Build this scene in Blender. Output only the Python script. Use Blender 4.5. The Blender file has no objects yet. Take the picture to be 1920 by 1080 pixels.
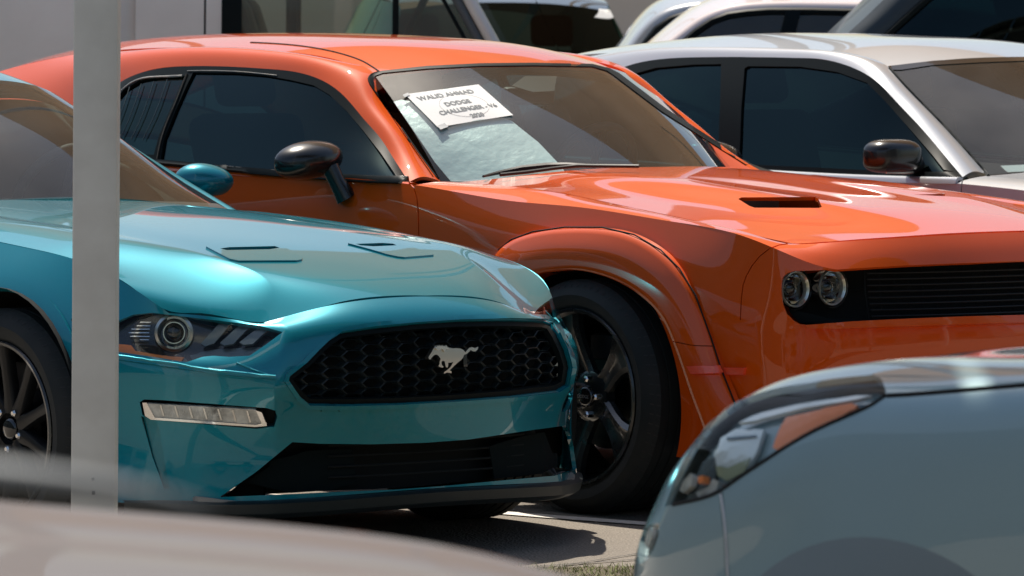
import bpy, bmesh, math, random
import numpy as np
from math import sin, cos, tan, pi, radians, sqrt, atan2
from mathutils import Vector, Matrix
from mathutils.bvhtree import BVHTree

SC = bpy.context.scene
COL = SC.collection
random.seed(7)
# ------------------------------------------------------------------ camera
FPX = 10800.0; HCAM = 1.6; PITCH = 2.938; ROLL = 0.55
def _rx(a): c, s = cos(a), sin(a); return np.array([[1, 0, 0], [0, c, -s], [0, s, c]])
def _rz(a): c, s = cos(a), sin(a); return np.array([[c, -s, 0], [s, c, 0], [0, 0, 1]])
RC = _rx(radians(90 - PITCH)) @ _rz(radians(ROLL)); CAM = np.array([0, 0, HCAM])
cam_d = bpy.data.cameras.new('camera'); cam = bpy.data.objects.new('camera', cam_d); COL.objects.link(cam)
m4 = Matrix.Identity(4)
for i in range(3):
    for j in range(3): m4[i][j] = RC[i][j]
    m4[i][3] = CAM[i]
cam.matrix_world = m4
cam_d.sensor_width = 36; cam_d.lens = FPX / 1920 * 36; cam_d.clip_start = 0.1; cam_d.clip_end = 3000
cam_d.dof.use_dof = True; cam_d.dof.focus_distance = 16.9; cam_d.dof.aperture_fstop = 11.0
SC.camera = cam
SC.view_settings.view_transform = 'Standard'; SC.view_settings.look = 'None'
SC.view_settings.exposure = 0.34; SC.view_settings.gamma = 1.0
SC.view_settings.use_curve_mapping = False
# ------------------------------------------------------------------ sky and sun
SUN_EL = 62.0; SUN_AZ = -17.0      # azimuth of the sun measured from +Y, clockwise seen from above
W = bpy.data.worlds.new('World'); SC.world = W; W.use_nodes = True
nt = W.node_tree; nt.nodes.clear()
sky = nt.nodes.new('ShaderNodeTexSky'); sky.sky_type = 'NISHITA'; sky.sun_disc = False
sky.sun_elevation = radians(SUN_EL); sky.sun_rotation = radians(SUN_AZ); sky.air_density = 1.3; sky.dust_density = 2.0; sky.ozone_density = 1.0
bg = nt.nodes.new('ShaderNodeBackground'); bg.inputs[1].default_value = 0.09
wo = nt.nodes.new('ShaderNodeOutputWorld')
nt.links.new(sky.outputs[0], bg.inputs[0]); nt.links.new(bg.outputs[0], wo.inputs[0])
sl = bpy.data.lights.new('sun', 'SUN'); so = bpy.data.objects.new('sun', sl); COL.objects.link(so)
sl.energy = 4.6; sl.angle = radians(0.53); sl.color = (1.0, 0.92, 0.80)
sdir = Vector((sin(radians(SUN_AZ)) * cos(radians(SUN_EL)), cos(radians(SUN_AZ)) * cos(radians(SUN_EL)), sin(radians(SUN_EL))))
so.rotation_euler = sdir.to_track_quat('Z', 'Y').to_euler(); so.location = (0, 0, 30)
SC.cycles.max_bounces = 8; SC.cycles.glossy_bounces = 5; SC.cycles.transmission_bounces = 8; SC.cycles.transparent_max_bounces = 12
SC.cycles.caustics_reflective = False; SC.cycles.caustics_refractive = False
SC.cycles.sample_clamp_indirect = 6.0
SC.cycles.use_denoising = True
# ------------------------------------------------------------------ materials
MATS = {}
def mat(name, col=(.5, .5, .5), rough=.5, metal=0., coat=0., coat_rough=.03, spec=.5, noise=None, bump=None, trans=0., emis=None, alpha=None, ior=None, rvar=None, dust=None, flake=None):
    """principled material; noise=(scale, amount[, detail]) varies colour, bump=(scale, strength), rvar=(scale, amount) roughness, dust=(colour, amount)"""
    m = bpy.data.materials.new(name); m.use_nodes = True; t = m.node_tree; b = t.nodes['Principled BSDF']
    b.inputs['Base Color'].default_value = (*col, 1); b.inputs['Roughness'].default_value = rough; b.inputs['Metallic'].default_value = metal
    b.inputs['Coat Weight'].default_value = coat; b.inputs['Coat Roughness'].default_value = coat_rough
    b.inputs['Specular IOR Level'].default_value = spec
    if trans: b.inputs['Transmission Weight'].default_value = trans
    if ior: b.inputs['IOR'].default_value = ior
    tc = t.nodes.new('ShaderNodeTexCoord')
    def N(scale, detail=4, src='Object'):
        n = t.nodes.new('ShaderNodeTexNoise'); n.inputs['Scale'].default_value = scale; n.inputs['Detail'].default_value = detail
        t.links.new(tc.outputs[src], n.inputs['Vector']); return n
    last = None
    if noise:
        n = N(noise[0], noise[2] if len(noise) > 2 else 5)
        mr = t.nodes.new('ShaderNodeMapRange'); mr.inputs['From Min'].default_value = .3; mr.inputs['From Max'].default_value = .7
        mr.inputs['To Min'].default_value = 1 - noise[1]; mr.inputs['To Max'].default_value = 1 + noise[1]
        t.links.new(n.outputs['Fac'], mr.inputs['Value'])
        mx = t.nodes.new('ShaderNodeMix'); mx.data_type = 'RGBA'; mx.blend_type = 'MULTIPLY'; mx.inputs[0].default_value = 1
        mx.inputs[6].default_value = (*col, 1)
        t.links.new(mr.outputs[0], mx.inputs[7]); last = mx.outputs[2]
    if dust:
        n = N(dust[2] if len(dust) > 2 else 2.2, 8)
        cr = t.nodes.new('ShaderNodeMapRange'); cr.inputs['From Min'].default_value = .35; cr.inputs['From Max'].default_value = .75
        cr.inputs['To Min'].default_value = 0; cr.inputs['To Max'].default_value = dust[1]
        t.links.new(n.outputs['Fac'], cr.inputs['Value'])
        mx = t.nodes.new('ShaderNodeMix'); mx.data_type = 'RGBA'; mx.inputs[7].default_value = (*dust[0], 1)
        if last: t.links.new(last, mx.inputs[6])
        else: mx.inputs[6].default_value = (*col, 1)
        t.links.new(cr.outputs[0], mx.inputs[0]); last = mx.outputs[2]
    if last: t.links.new(last, b.inputs['Base Color'])
    if rvar:
        n = N(rvar[0], 6); mr = t.nodes.new('ShaderNodeMapRange'); mr.inputs['From Min'].default_value = .3; mr.inputs['From Max'].default_value = .7
        mr.inputs['To Min'].default_value = rough; mr.inputs['To Max'].default_value = rough + rvar[1]
        t.links.new(n.outputs['Fac'], mr.inputs['Value']); t.links.new(mr.outputs[0], b.inputs['Roughness'])
    if bump:
        n = N(bump[0], 6); bp = t.nodes.new('ShaderNodeBump'); bp.inputs['Strength'].default_value = bump[1]; bp.inputs['Distance'].default_value = bump[2] if len(bump) > 2 else .01
        t.links.new(n.outputs['Fac'], bp.inputs['Height']); t.links.new(bp.outputs[0], b.inputs['Normal'])
    if emis: b.inputs['Emission Color'].default_value = (*emis[:3], 1); b.inputs['Emission Strength'].default_value = emis[3]
    MATS[name] = m; return m
def paint(name, col, metal=.55, rough=.36, coat=1.0, orange=.0, coat_rough=.012):
    """two layer car paint: flake base under a clear coat with faint orange peel and road dust"""
    m = mat(name, col, rough, metal, coat, coat_rough, spec=.08)
    t = m.node_tree; b = t.nodes['Principled BSDF']; tc = t.nodes['Texture Coordinate']
    n = t.nodes.new('ShaderNodeTexNoise'); n.inputs['Scale'].default_value = 900; n.inputs['Detail'].default_value = 1
    t.links.new(tc.outputs['Object'], n.inputs['Vector'])
    mr = t.nodes.new('ShaderNodeMapRange'); mr.inputs['To Min'].default_value = .88; mr.inputs['To Max'].default_value = 1.12
    t.links.new(n.outputs['Fac'], mr.inputs['Value'])
    mx = t.nodes.new('ShaderNodeMix'); mx.data_type = 'RGBA'; mx.blend_type = 'MULTIPLY'; mx.inputs[0].default_value = 1; mx.inputs[6].default_value = (*col, 1)
    t.links.new(mr.outputs[0], mx.inputs[7])
    d = t.nodes.new('ShaderNodeTexNoise'); d.inputs['Scale'].default_value = 3.5; d.inputs['Detail'].default_value = 8; d.inputs['Roughness'].default_value = .7
    t.links.new(tc.outputs['Object'], d.inputs['Vector'])
    dr = t.nodes.new('ShaderNodeMapRange'); dr.inputs['From Min'].default_value = .4; dr.inputs['From Max'].default_value = .8; dr.inputs['To Max'].default_value = .035
    t.links.new(d.outputs['Fac'], dr.inputs['Value'])
    m2 = t.nodes.new('ShaderNodeMix'); m2.data_type = 'RGBA'; m2.inputs[7].default_value = (.32, .29, .25, 1)
    t.links.new(mx.outputs[2], m2.inputs[6]); t.links.new(dr.outputs[0], m2.inputs[0]); t.links.new(m2.outputs[2], b.inputs['Base Color'])
    cr = t.nodes.new('ShaderNodeMapRange'); cr.inputs['From Min'].default_value = .35; cr.inputs['From Max'].default_value = .75
    cr.inputs['To Min'].default_value = coat_rough; cr.inputs['To Max'].default_value = coat_rough + .022
    t.links.new(d.outputs['Fac'], cr.inputs['Value']); t.links.new(cr.outputs[0], b.inputs['Coat Roughness'])
    if orange:
        o = t.nodes.new('ShaderNodeTexNoise'); o.inputs['Scale'].default_value = 70; o.inputs['Detail'].default_value = 2
        t.links.new(tc.outputs['Object'], o.inputs['Vector'])
        bp = t.nodes.new('ShaderNodeBump'); bp.inputs['Strength'].default_value = orange; bp.inputs['Distance'].default_value = .001
        t.links.new(o.outputs['Fac'], bp.inputs['Height']); t.links.new(bp.outputs[0], b.inputs['Coat Normal'])
    return m
def glass(name, tint, transp, rough=.0, coatcol=None, spec=.5, ior=1.5, dirt=.0, refl=1.25):
    """thin sheet glass: mix of a tinted transparent sheet and a mirror reflection by fresnel"""
    m = bpy.data.materials.new(name); m.use_nodes = True; t = m.node_tree; t.nodes.clear()
    tr = t.nodes.new('ShaderNodeBsdfTransparent'); tr.inputs[0].default_value = (*[c * transp for c in tint], 1)
    gl = t.nodes.new('ShaderNodeBsdfGlossy'); gl.inputs['Roughness'].default_value = rough
    if coatcol: gl.inputs[0].default_value = (*coatcol, 1)
    fr = t.nodes.new('ShaderNodeFresnel'); ge = t.nodes.new('ShaderNodeNewGeometry'); ir_ = t.nodes.new('ShaderNodeMapRange')
    ir_.inputs['To Min'].default_value = ior; ir_.inputs['To Max'].default_value = 1 / ior      # same reflectance from both sides of the thin sheet
    t.links.new(ge.outputs['Backfacing'], ir_.inputs['Value']); t.links.new(ir_.outputs[0], fr.inputs[0])
    ad = t.nodes.new('ShaderNodeMath'); ad.operation = 'MULTIPLY_ADD'; ad.inputs[1].default_value = refl; ad.inputs[2].default_value = 0.0; ad.use_clamp = True
    t.links.new(fr.outputs[0], ad.inputs[0])
    mx = t.nodes.new('ShaderNodeMixShader'); t.links.new(ad.outputs[0], mx.inputs[0])
    base = tr
    if dirt:
        df = t.nodes.new('ShaderNodeBsdfDiffuse'); df.inputs[0].default_value = (.5, .47, .42, 1)
        tc = t.nodes.new('ShaderNodeTexCoord'); n = t.nodes.new('ShaderNodeTexNoise'); n.inputs['Scale'].default_value = 4; n.inputs['Detail'].default_value = 8
        t.links.new(tc.outputs['Object'], n.inputs['Vector'])
        r = t.nodes.new('ShaderNodeMapRange'); r.inputs['From Min'].default_value = .3; r.inputs['From Max'].default_value = .8; r.inputs['To Min'].default_value = dirt * .4; r.inputs['To Max'].default_value = dirt
        t.links.new(n.outputs['Fac'], r.inputs['Value'])
        gh = t.nodes.new('ShaderNodeBsdfGlossy'); gh.inputs['Roughness'].default_value = .30; gh.inputs[0].default_value = (.8, .8, .78, 1)
        dm = t.nodes.new('ShaderNodeMixShader'); dm.inputs[0].default_value = .3; t.links.new(df.outputs[0], dm.inputs[1]); t.links.new(gh.outputs[0], dm.inputs[2])
        m0 = t.nodes.new('ShaderNodeMixShader'); t.links.new(r.outputs[0], m0.inputs[0]); t.links.new(tr.outputs[0], m0.inputs[1]); t.links.new(dm.outputs[0], m0.inputs[2]); base = m0
    t.links.new(base.outputs[0], mx.inputs[1]); t.links.new(gl.outputs[0], mx.inputs[2])
    o = t.nodes.new('ShaderNodeOutputMaterial'); t.links.new(mx.outputs[0], o.inputs[0])
    MATS[name] = m; return m

# ------------------------------------------------------------------ objects
def root(name, label, cat, loc=(0, 0, 0), rz=0., group=None, kind=None):
    o = bpy.data.objects.new(name, None); COL.objects.link(o); o.location = loc; o.rotation_euler = (0, 0, rz)
    o.empty_display_size = .1
    o['label'] = label; o['category'] = cat
    if group: o['group'] = group
    if kind: o['kind'] = kind
    return o
def raw(name, V, F, m, parent=None, N=None, smooth=False, loc=None, kind=None):
    """mesh object from vertex list, face list; N = per vertex normals"""
    me = bpy.data.meshes.new(name); me.from_pydata([tuple(map(float, v)) for v in V], [], [tuple(f) for f in F]); me.update()
    if m: me.materials.append(m if not isinstance(m, str) else MATS[m])
    if smooth or N is not None:
        me.polygons.foreach_set('use_smooth', [True] * len(me.polygons))
    if N is not None:
        me.normals_split_custom_set_from_vertices([tuple(map(float, n)) for n in N])
    o = bpy.data.objects.new(name, me); COL.objects.link(o)
    if parent: o.parent = parent
    if loc is not None: o.location = loc
    if kind: o['kind'] = kind
    return o
def frombm(name, bm, m, parent=None, smooth=None, loc=None):
    """bm -> object; smooth = angle in degrees for smooth by angle (None flat)"""
    me = bpy.data.meshes.new(name)
    if smooth is not None:
        bm.normal_update()
        for e in bm.edges:
            e.smooth = not (len(e.link_faces) != 2 or e.calc_face_angle(0) > radians(smooth))
        for f in bm.faces: f.smooth = True
    bm.to_mesh(me); bm.free()
    if m: me.materials.append(m if not isinstance(m, str) else MATS[m])
    o = bpy.data.objects.new(name, me); COL.objects.link(o)
    if parent: o.parent = parent
    if loc is not None: o.location = loc
    return o
def box(bm, x0, x1, y0, y1, z0, z1, bev=0.):
    r = bmesh.ops.create_cube(bm, size=1.)
    vs = r['verts']
    for v in vs:
        v.co = Vector(((x0 + x1) / 2 + v.co.x * (x1 - x0), (y0 + y1) / 2 + v.co.y * (y1 - y0), (z0 + z1) / 2 + v.co.z * (z1 - z0)))
    if bev:
        es = list({e for v in vs for e in v.link_edges})
        bmesh.ops.bevel(bm, geom=es, offset=bev, segments=2, affect='EDGES', profile=.5)
    return bm
def boxes(name, L, m, parent=None, bev=0., smooth=30):
    bm = bmesh.new()
    for b in L: box(bm, *b, bev=bev)
    return frombm(name, bm, m, parent, smooth)
def cs(t, y, tn):
    """natural cubic spline, y (n,k)"""
    t = np.asarray(t, float); y = np.asarray(y, float); tn = np.asarray(tn, float); n = len(t)
    if n == 2:
        a = ((tn - t[0]) / (t[1] - t[0]))[:, None]; return y[0] * (1 - a) + y[1] * a
    h = np.diff(t); A = np.zeros((n, n)); B = np.zeros_like(y); A[0, 0] = A[-1, -1] = 1
    for i in range(1, n - 1):
        A[i, i - 1] = h[i - 1]; A[i, i] = 2 * (h[i - 1] + h[i]); A[i, i + 1] = h[i]
        B[i] = 6 * ((y[i + 1] - y[i]) / h[i] - (y[i] - y[i - 1]) / h[i - 1])
    M = np.linalg.solve(A, B)
    k = np.clip(np.searchsorted(t, tn, side='right') - 1, 0, n - 2)
    d = (tn - t[k])[:, None]; e = (t[k + 1] - tn)[:, None]; hk = h[k][:, None]
    return M[k] * e**3 / (6 * hk) + M[k + 1] * d**3 / (6 * hk) + (y[k] / hk - M[k] * hk / 6) * e + (y[k + 1] / hk - M[k + 1] * hk / 6) * d
def csk(t, y, tn, cr=()):
    """cubic spline broken at crease knots"""
    cr = [0] + sorted(c for c in cr if 0 < c < len(t) - 1) + [len(t) - 1]
    if len(cr) == 2: return cs(t, y, tn)
    out = np.zeros((len(tn), y.shape[1]))
    for a, b in zip(cr[:-1], cr[1:]):
        msk = (tn >= t[a] - 1e-9) & (tn <= t[b] + 1e-9)
        out[msk] = cs(t[a:b + 1], y[a:b + 1], tn[msk])
    return out
def curve(pts, n=40, cr=()):
    """smooth curve through 2D/3D points, n samples"""
    p = np.asarray(pts, float); t = np.concatenate([[0], np.cumsum(np.linalg.norm(np.diff(p, axis=0), axis=1))])
    tn = np.unique(np.concatenate([np.linspace(0, t[-1], n), t[list(cr)] if cr else []]))
    return csk(t, p, tn, cr)
def gridsurf(G, du=.02, crR=(), crC=(), mirror=False, pc=None, pr=None):
    """interpolating spline surface through a table G[row][col] of points -> P, N, row cell, col cell"""
    G = np.asarray(G, float)
    if mirror:
        Mi = G[:, :0:-1].copy(); Mi[:, :, 1] *= -1; nc = G.shape[1]
        crC = sorted([nc - 1 - c for c in crC] + [nc - 1 + c for c in crC])
        G = np.concatenate([Mi, G], axis=1)
    R, Cn = G.shape[:2]
    def par(A):
        d = np.linalg.norm(np.diff(A, axis=1), axis=2).mean(axis=0); d = np.maximum(d, 1e-4)
        return np.concatenate([[0], np.cumsum(d)])
    tc = par(G if pc is None else G[[pc]]); tr = par(G.transpose(1, 0, 2) if pr is None else G.transpose(1, 0, 2)[[pr]])
    def samp(t):
        out = []; idx = []
        for k in range(len(t) - 1):
            n = max(2, int(math.ceil((t[k + 1] - t[k]) / du)))
            s = np.linspace(t[k], t[k + 1], n + 1)[:-1]; out += list(s); idx += [k] * n
        out.append(t[-1]); return np.array(out), idx
    sc_, ic = samp(tc); sr, ir = samp(tr)
    A = np.stack([csk(tc, G[r], sc_, crC) for r in range(R)])
    P = np.stack([csk(tr, A[:, c], sr, crR) for c in range(A.shape[1])], axis=1)
    if mirror: ic = [max(k - (nc - 1), (nc - 1) - 1 - k) for k in ic]
    return P, ir, ic
class Surf:
    """accumulates spline patches, is cut by knives and emits panels"""
    def __init__(s, car):
        s.car = car; s.V = []; s.N = []; s.F = []; s.L = []
    def patch(s, G, lab, du=.02, crR=(), crC=(), mirror=True, flip=False, twin=False, pc=None, pr=None):
        if twin:
            G = np.asarray(G, float); Gm = G.copy(); Gm[:, :, 1] *= -1
            s.patch(Gm, lab, du, crR, crC, False); mirror = False
        P, ir, ic = gridsurf(G, du, crR, crC, mirror, pc, pr)
        nu, nv = P.shape[:2]
        Q = P.reshape(-1, 3); F = []; L = []
        for i in range(nu - 1):
            for j in range(nv - 1):
                l = lab(ir[i], ic[j]) if callable(lab) else lab
                if l is None: continue
                F.append((i * nv + j, i * nv + j + 1, (i + 1) * nv + j + 1, (i + 1) * nv + j)); L.append(l)
        N = np.zeros_like(Q)
        Fa = np.array(F); n = np.cross(Q[Fa[:, 2]] - Q[Fa[:, 0]], Q[Fa[:, 3]] - Q[Fa[:, 1]])
        c = Q[Fa].mean(1); o = c.copy(); o[:, 1] *= 1.0; o[:, 2] -= .45; o[:, 0] = np.clip(o[:, 0], 0, None)
        if (n * o).sum() < 0: F = [q[::-1] for q in F]; n = -n
        Fa = np.array(F)
        for k in range(4): np.add.at(N, Fa[:, k], n)
        N /= np.maximum(np.linalg.norm(N, axis=1), 1e-12)[:, None]
        b = len(s.V); s.V += list(Q); s.N += list(N); s.F += [tuple(x + b for x in f) for f in F]; s.L += L
        return P
    def start(s):
        bm = s.bm = bmesh.new(); s.ln = bm.verts.layers.float_vector.new('nrm'); s.ll = bm.faces.layers.int.new('lab')
        vs = [bm.verts.new(v) for v in s.V]
        for v, n in zip(vs, s.N): v[s.ln] = Vector(n)
        s.names = []
        for f, l in zip(s.F, s.L):
            if l not in s.names: s.names.append(l)
            try: fa = bm.faces.new([vs[i] for i in f])
            except ValueError: continue
            fa[s.ll] = s.names.index(l)
        lone = [v for v in bm.verts if not v.link_faces]; bmesh.ops.delete(bm, geom=lone, context='VERTS')
        bm.normal_update()
        s.bvh = BVHTree.FromBMesh(bm)
        s.cc = Vector(s.car.local(CAM))
    def lid(s, l):
        if l not in s.names: s.names.append(l)
        return s.names.index(l)
    def hit(s, px, py, back=0.):
        """pixel of the photograph -> point on the base surface (car frame) and its normal"""
        d = Vector(s.car.raydir(px, py)).normalized()
        h, n, i, dist = s.bvh.ray_cast(s.cc, d)
        if h is None: return None, None
        if n.dot(d) > 0: n = -n
        return h - d * back, n
    def near(s, p):
        h, n, i, dist = s.bvh.find_nearest(Vector(p)); return h, n
    def _proj(s, kind):
        car = s.car
        if kind in ('cam', 'mir'):
            sg = 1 if kind == 'cam' else -1
            c0 = np.array(s.cc) * np.array([1, sg, 1])
            A = RC.T @ car.M
            def f(X):
                X = X * np.array([1, sg, 1]); q = (X - np.array(s.cc)) @ A.T
                return np.stack([960 + FPX * q[:, 0] / -q[:, 2], 540 - FPX * q[:, 1] / -q[:, 2]], axis=1)
            def plane(a, b):
                da = np.array(car.raydir(*a)); db = np.array(car.raydir(*b))
                n = np.cross(da, db) * np.array([1, 1, 1]); 
                n = n * np.array([1, sg, 1])
                return Vector(c0), Vector(n).normalized()
            face = lambda fc: (Vector(c0) - fc.calc_center_median()).dot(fc.normal) > 0
            return f, plane, face
        ax = {'l': 1, 'L': 1, 't': 2, 'f': 0}[kind]; o = [i for i in range(3) if i != ax]
        def f(X): return X[:, o]
        def plane(a, b):
            A3 = [0, 0, 0]; A3[o[0]], A3[o[1]] = a; d = [0, 0, 0]; d[o[0]] = b[0] - a[0]; d[o[1]] = b[1] - a[1]
            e = [0, 0, 0]; e[ax] = 1
            return Vector(A3), Vector(d).cross(Vector(e)).normalized()
        return f, plane, (lambda fc: True)
    def knife(s, poly, lab, kind='cam', src=None, cond=None):
        """cut the outline into the surface; faces of the labels src inside it get the label lab"""
        bm = s.bm; proj, plane, facing = s._proj(kind)
        srcs = None if src is None else {s.lid(x) for x in (src if isinstance(src, (list, tuple, set)) else [src])}
        poly = [tuple(map(float, p)) for p in poly]; pa = np.array(poly); lo = pa.min(0); hi = pa.max(0)
        bm.verts.ensure_lookup_table(); bm.verts.index_update()
        X = np.array([v.co[:] for v in bm.verts]); U = proj(X)
        inb = (U[:, 0] > lo[0] - 1e-6) & (U[:, 0] < hi[0] + 1e-6) & (U[:, 1] > lo[1] - 1e-6) & (U[:, 1] < hi[1] + 1e-6)
        span = max(hi - lo)
        cand = []
        for f in bm.faces:
            if srcs is not None and f[s.ll] not in srcs: continue
            ids = [v.index for v in f.verts]
            u = U[ids]
            if (u.max(0) < lo).any() or (u.min(0) > hi).any(): continue
            if not facing(f): continue
            if cond and not cond(f.calc_center_median()): continue
            cand.append(f)
        pu = {}
        def uv(v):
            if v not in pu: pu[v] = proj(np.array([v.co[:]]))[0]
            return pu[v]
        for f in cand:
            for v in f.verts: pu.setdefault(v, U[v.index])
        cand = set(cand)
        n = len(poly)
        for k in range(n):
            a, b = poly[k], poly[(k + 1) % n]
            if abs(a[0] - b[0]) + abs(a[1] - b[1]) < 1e-9: continue
            x0, x1 = min(a[0], b[0]), max(a[0], b[0]); y0, y1 = min(a[1], b[1]), max(a[1], b[1])
            sel = []
            nx, ny = b[1] - a[1], a[0] - b[0]
            for f in cand:
                us = [uv(v) for v in f.verts]
                if max(u[0] for u in us) < x0 or min(u[0] for u in us) > x1 or max(u[1] for u in us) < y0 or min(u[1] for u in us) > y1: continue
                d = [(u[0] - a[0]) * nx + (u[1] - a[1]) * ny for u in us]
                if min(d) > 0 or max(d) < 0: continue
                sel.append(f)
            if not sel: continue
            co, no = plane(a, b)
            es = {e for f in sel for e in f.edges}; vs = {v for f in sel for v in f.verts}
            before = set(sel)
            r = bmesh.ops.bisect_plane(bm, geom=list(sel) + list(es) + list(vs), dist=1e-7, plane_co=co, plane_no=no)
            for g in r['geom']:
                if isinstance(g, bmesh.types.BMFace): cand.add(g)
            for g in r['geom_cut']:
                if isinstance(g, bmesh.types.BMVert):
                    for f in g.link_faces:
                        if (srcs is None or f[s.ll] in srcs): cand.add(f)
        li = s.lid(lab); cnt = 0
        for f in cand:
            if not f.is_valid: continue
            if srcs is not None and f[s.ll] not in srcs: continue
            c = f.calc_center_median()
            if cond and not cond(c): continue
            if not facing(f): continue
            x, y = proj(np.array([c[:]]))[0]
            ins = False; j = n - 1
            for i in range(n):
                xi, yi = poly[i]; xj, yj = poly[j]
                if (yi > y) != (yj > y) and x < (xj - xi) * (y - yi) / (yj - yi) + xi: ins = not ins
                j = i
            if ins: f[s.ll] = li; cnt += 1
        return cnt
    def both(s, poly, lab, src=None, **k):
        """cut on the near side from the photograph and the same shape mirrored on the far side"""
        c1 = s.knife(poly, lab, 'cam', src, cond=lambda c: c.y < 0.0)
        c2 = s.knife(poly, lab, 'mir', src, cond=lambda c: c.y > 0.0)
    def seam(s, line, w=2.2, kind='cam', src=None, lab='gap', both=True, cond=None):
        """panel gap w wide (photograph pixels, or metres for axis views) along a line"""
        p = np.asarray(line, float); d = np.gradient(p, axis=0); d /= np.linalg.norm(d, axis=1)[:, None]
        nn = np.stack([-d[:, 1], d[:, 0]], axis=1) * w / 2
        poly = list(p + nn) + list((p - nn)[::-1])
        if kind == 'cam' and both: s.both(poly, lab, src)
        else: s.knife(poly, lab, kind, src, cond)
    def emit(s, labels, name, m, parent, thick=.012, side=None, push=0., label=None, rim=True, kind=None, smooth=True):
        """faces with these labels -> one mesh object with turned in edges; side: -1/+1 keeps one side of the car"""
        if isinstance(labels, str): labels = [labels]
        ids = {s.lid(l) for l in labels}
        fs = [f for f in s.bm.faces if f[s.ll] in ids and (side is None or f.calc_center_median().y * side > 0)]
        if not fs: print('EMPTY panel', name, labels); return None
        idx = {}; V = []; N = []; F = []
        def vid(v):
            if v not in idx:
                nn = Vector(v[s.ln]); nn = nn.normalized() if nn.length > 1e-6 else v.normal
                idx[v] = len(V); V.append(v.co + nn * push); N.append(nn)
            return idx[v]
        ec = {}
        for f in fs:
            F.append([vid(v) for v in f.verts])
            for e in f.edges: ec.setdefault(e, []).append(f)
        if rim:
            for e, ff in ec.items():
                if len(ff) == 1:
                    f = ff[0]; vs = list(f.verts); a, b = e.verts
                    i = vs.index(a)
                    if vs[(i + 1) % len(vs)] != b: a, b = b, a
                    A, B = V[idx[a]], V[idx[b]]; na, nb = N[idx[a]], N[idx[b]]
                    t = (B - A)
                    if t.length < 1e-7: continue
                    out = t.cross(na).normalized()
                    k = len(V); V += [B, A, A - na * thick, B - nb * thick]; N += [out] * 4
                    F.append([k, k + 1, k + 2, k + 3])
        o = raw(name, V, F, m, parent, N=N, kind=kind)
        if label: o['label'] = label
        return o
    def slab(s, poly, name, m, parent, h=.004, back=0., step=9., label=None, kind='cam', src=None, dens=True, smooth=True, hole=None):
        """a sheet with thickness h laid on the surface under a pixel outline (back = sunk under the surface)"""
        from mathutils.geometry import delaunay_2d_cdt
        def dense(p):
            q = []
            for i in range(len(p)):
                a = np.array(p[i], float); b = np.array(p[(i + 1) % len(p)], float); n = max(1, int(np.linalg.norm(b - a) / step)) if dens else 1
                q += [a + (b - a) * k / n for k in range(n)]
            return q
        out = dense(poly); P2 = [Vector(p) for p in out]; E = [(i, (i + 1) % len(out)) for i in range(len(out))]; faces = [list(range(len(out)))]
        if hole:
            hq = dense(hole); b = len(P2); P2 += [Vector(p) for p in hq]; E += [(b + i, b + (i + 1) % len(hq)) for i in range(len(hq))]
        pa = np.array(out); lo, hi = pa.min(0), pa.max(0)
        if (hi - lo).min() > step * 1.2:
            for x in np.arange(lo[0] + step / 2, hi[0], step):
                for y in np.arange(lo[1] + step / 2, hi[1], step):
                    if inpoly(x, y, out) and not (hole and inpoly(x, y, hole)) and mindist(x, y, out) > step * .4: P2.append(Vector((x, y)))
        v, e, f, *_ = delaunay_2d_cdt(P2, E, [], 1, 1e-4)
        f = [t for t in f if inpoly(*(sum((v[i] for i in t), Vector((0, 0))) / len(t)), out) and not (hole and inpoly(*(sum((v[i] for i in t), Vector((0, 0))) / len(t)), hole))]
        H = []; last = None
        for p in v:
            if kind == 'cam': q, n = s.hit(p.x, p.y)
            else:
                q, n = s.axis_hit(kind, p.x, p.y)
            H.append((q, n))
        good = [i for i, (q, n) in enumerate(H) if q is not None]
        if not good: print('slab missed', name); return None
        for i, (q, n) in enumerate(H):
            if q is None:
                j = min(good, key=lambda g: (v[g] - v[i]).length); H[i] = H[j]
        V = [q - n * back for q, n in H] ; nv = len(V); N = [n for q, n in H]
        top = [q + n * h for q, n in zip(V, N)]
        F = []; Vv = list(top); Nn = list(N)
        for t in f:
            t = list(t)
            nn = (top[t[1]] - top[t[0]]).cross(top[t[2]] - top[t[0]])
            if nn.dot(N[t[0]]) < 0: t = t[::-1]
            F.append(t)
        ec = {}
        for t in F:
            for i in range(len(t)):
                a, b = t[i], t[(i + 1) % len(t)]
                ec[(a, b)] = 1
        for (a, b) in list(ec):
            if (b, a) not in ec:
                k = len(Vv); n = (top[b] - top[a]).cross(N[a]); n = n.normalized() if n.length > 1e-9 else N[a]
                Vv += [top[b], top[a], V[a] - N[a] * .001, V[b] - N[b] * .001]; Nn += [n] * 4; F.append([k, k + 1, k + 2, k + 3])
        o = raw(name, Vv, F, m, parent, N=Nn)
        if label: o['label'] = label
        return o
    def axis_hit(s, kind, a, b):
        if kind == 'f': o = Vector((3, a, b)); d = Vector((-1, 0, 0))
        elif kind == 't': o = Vector((a, b, 4)); d = Vector((0, 0, -1))
        elif kind == 'l': o = Vector((a, -4, b)); d = Vector((0, 1, 0))
        else: o = Vector((a, 4, b)); d = Vector((0, -1, 0))
        h, n, i, dist = s.bvh.ray_cast(o, d)
        if h is None: return None, None
        if n.dot(d) > 0: n = -n
        return h, n
    def line3(s, pts, name, m, parent, r=.003, push=0., n=24):
        """a thin round bead lying on the surface along a pixel line"""
        q = []
        for p in curve(pts, n):
            h, nn = s.hit(*p)
            if h is not None: q.append(h + nn * push)
        if len(q) < 2: print('line missed', name); return None
        bm = bmesh.new(); tube(bm, q, r, 6); return frombm(name, bm, m, parent, 60)
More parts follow.
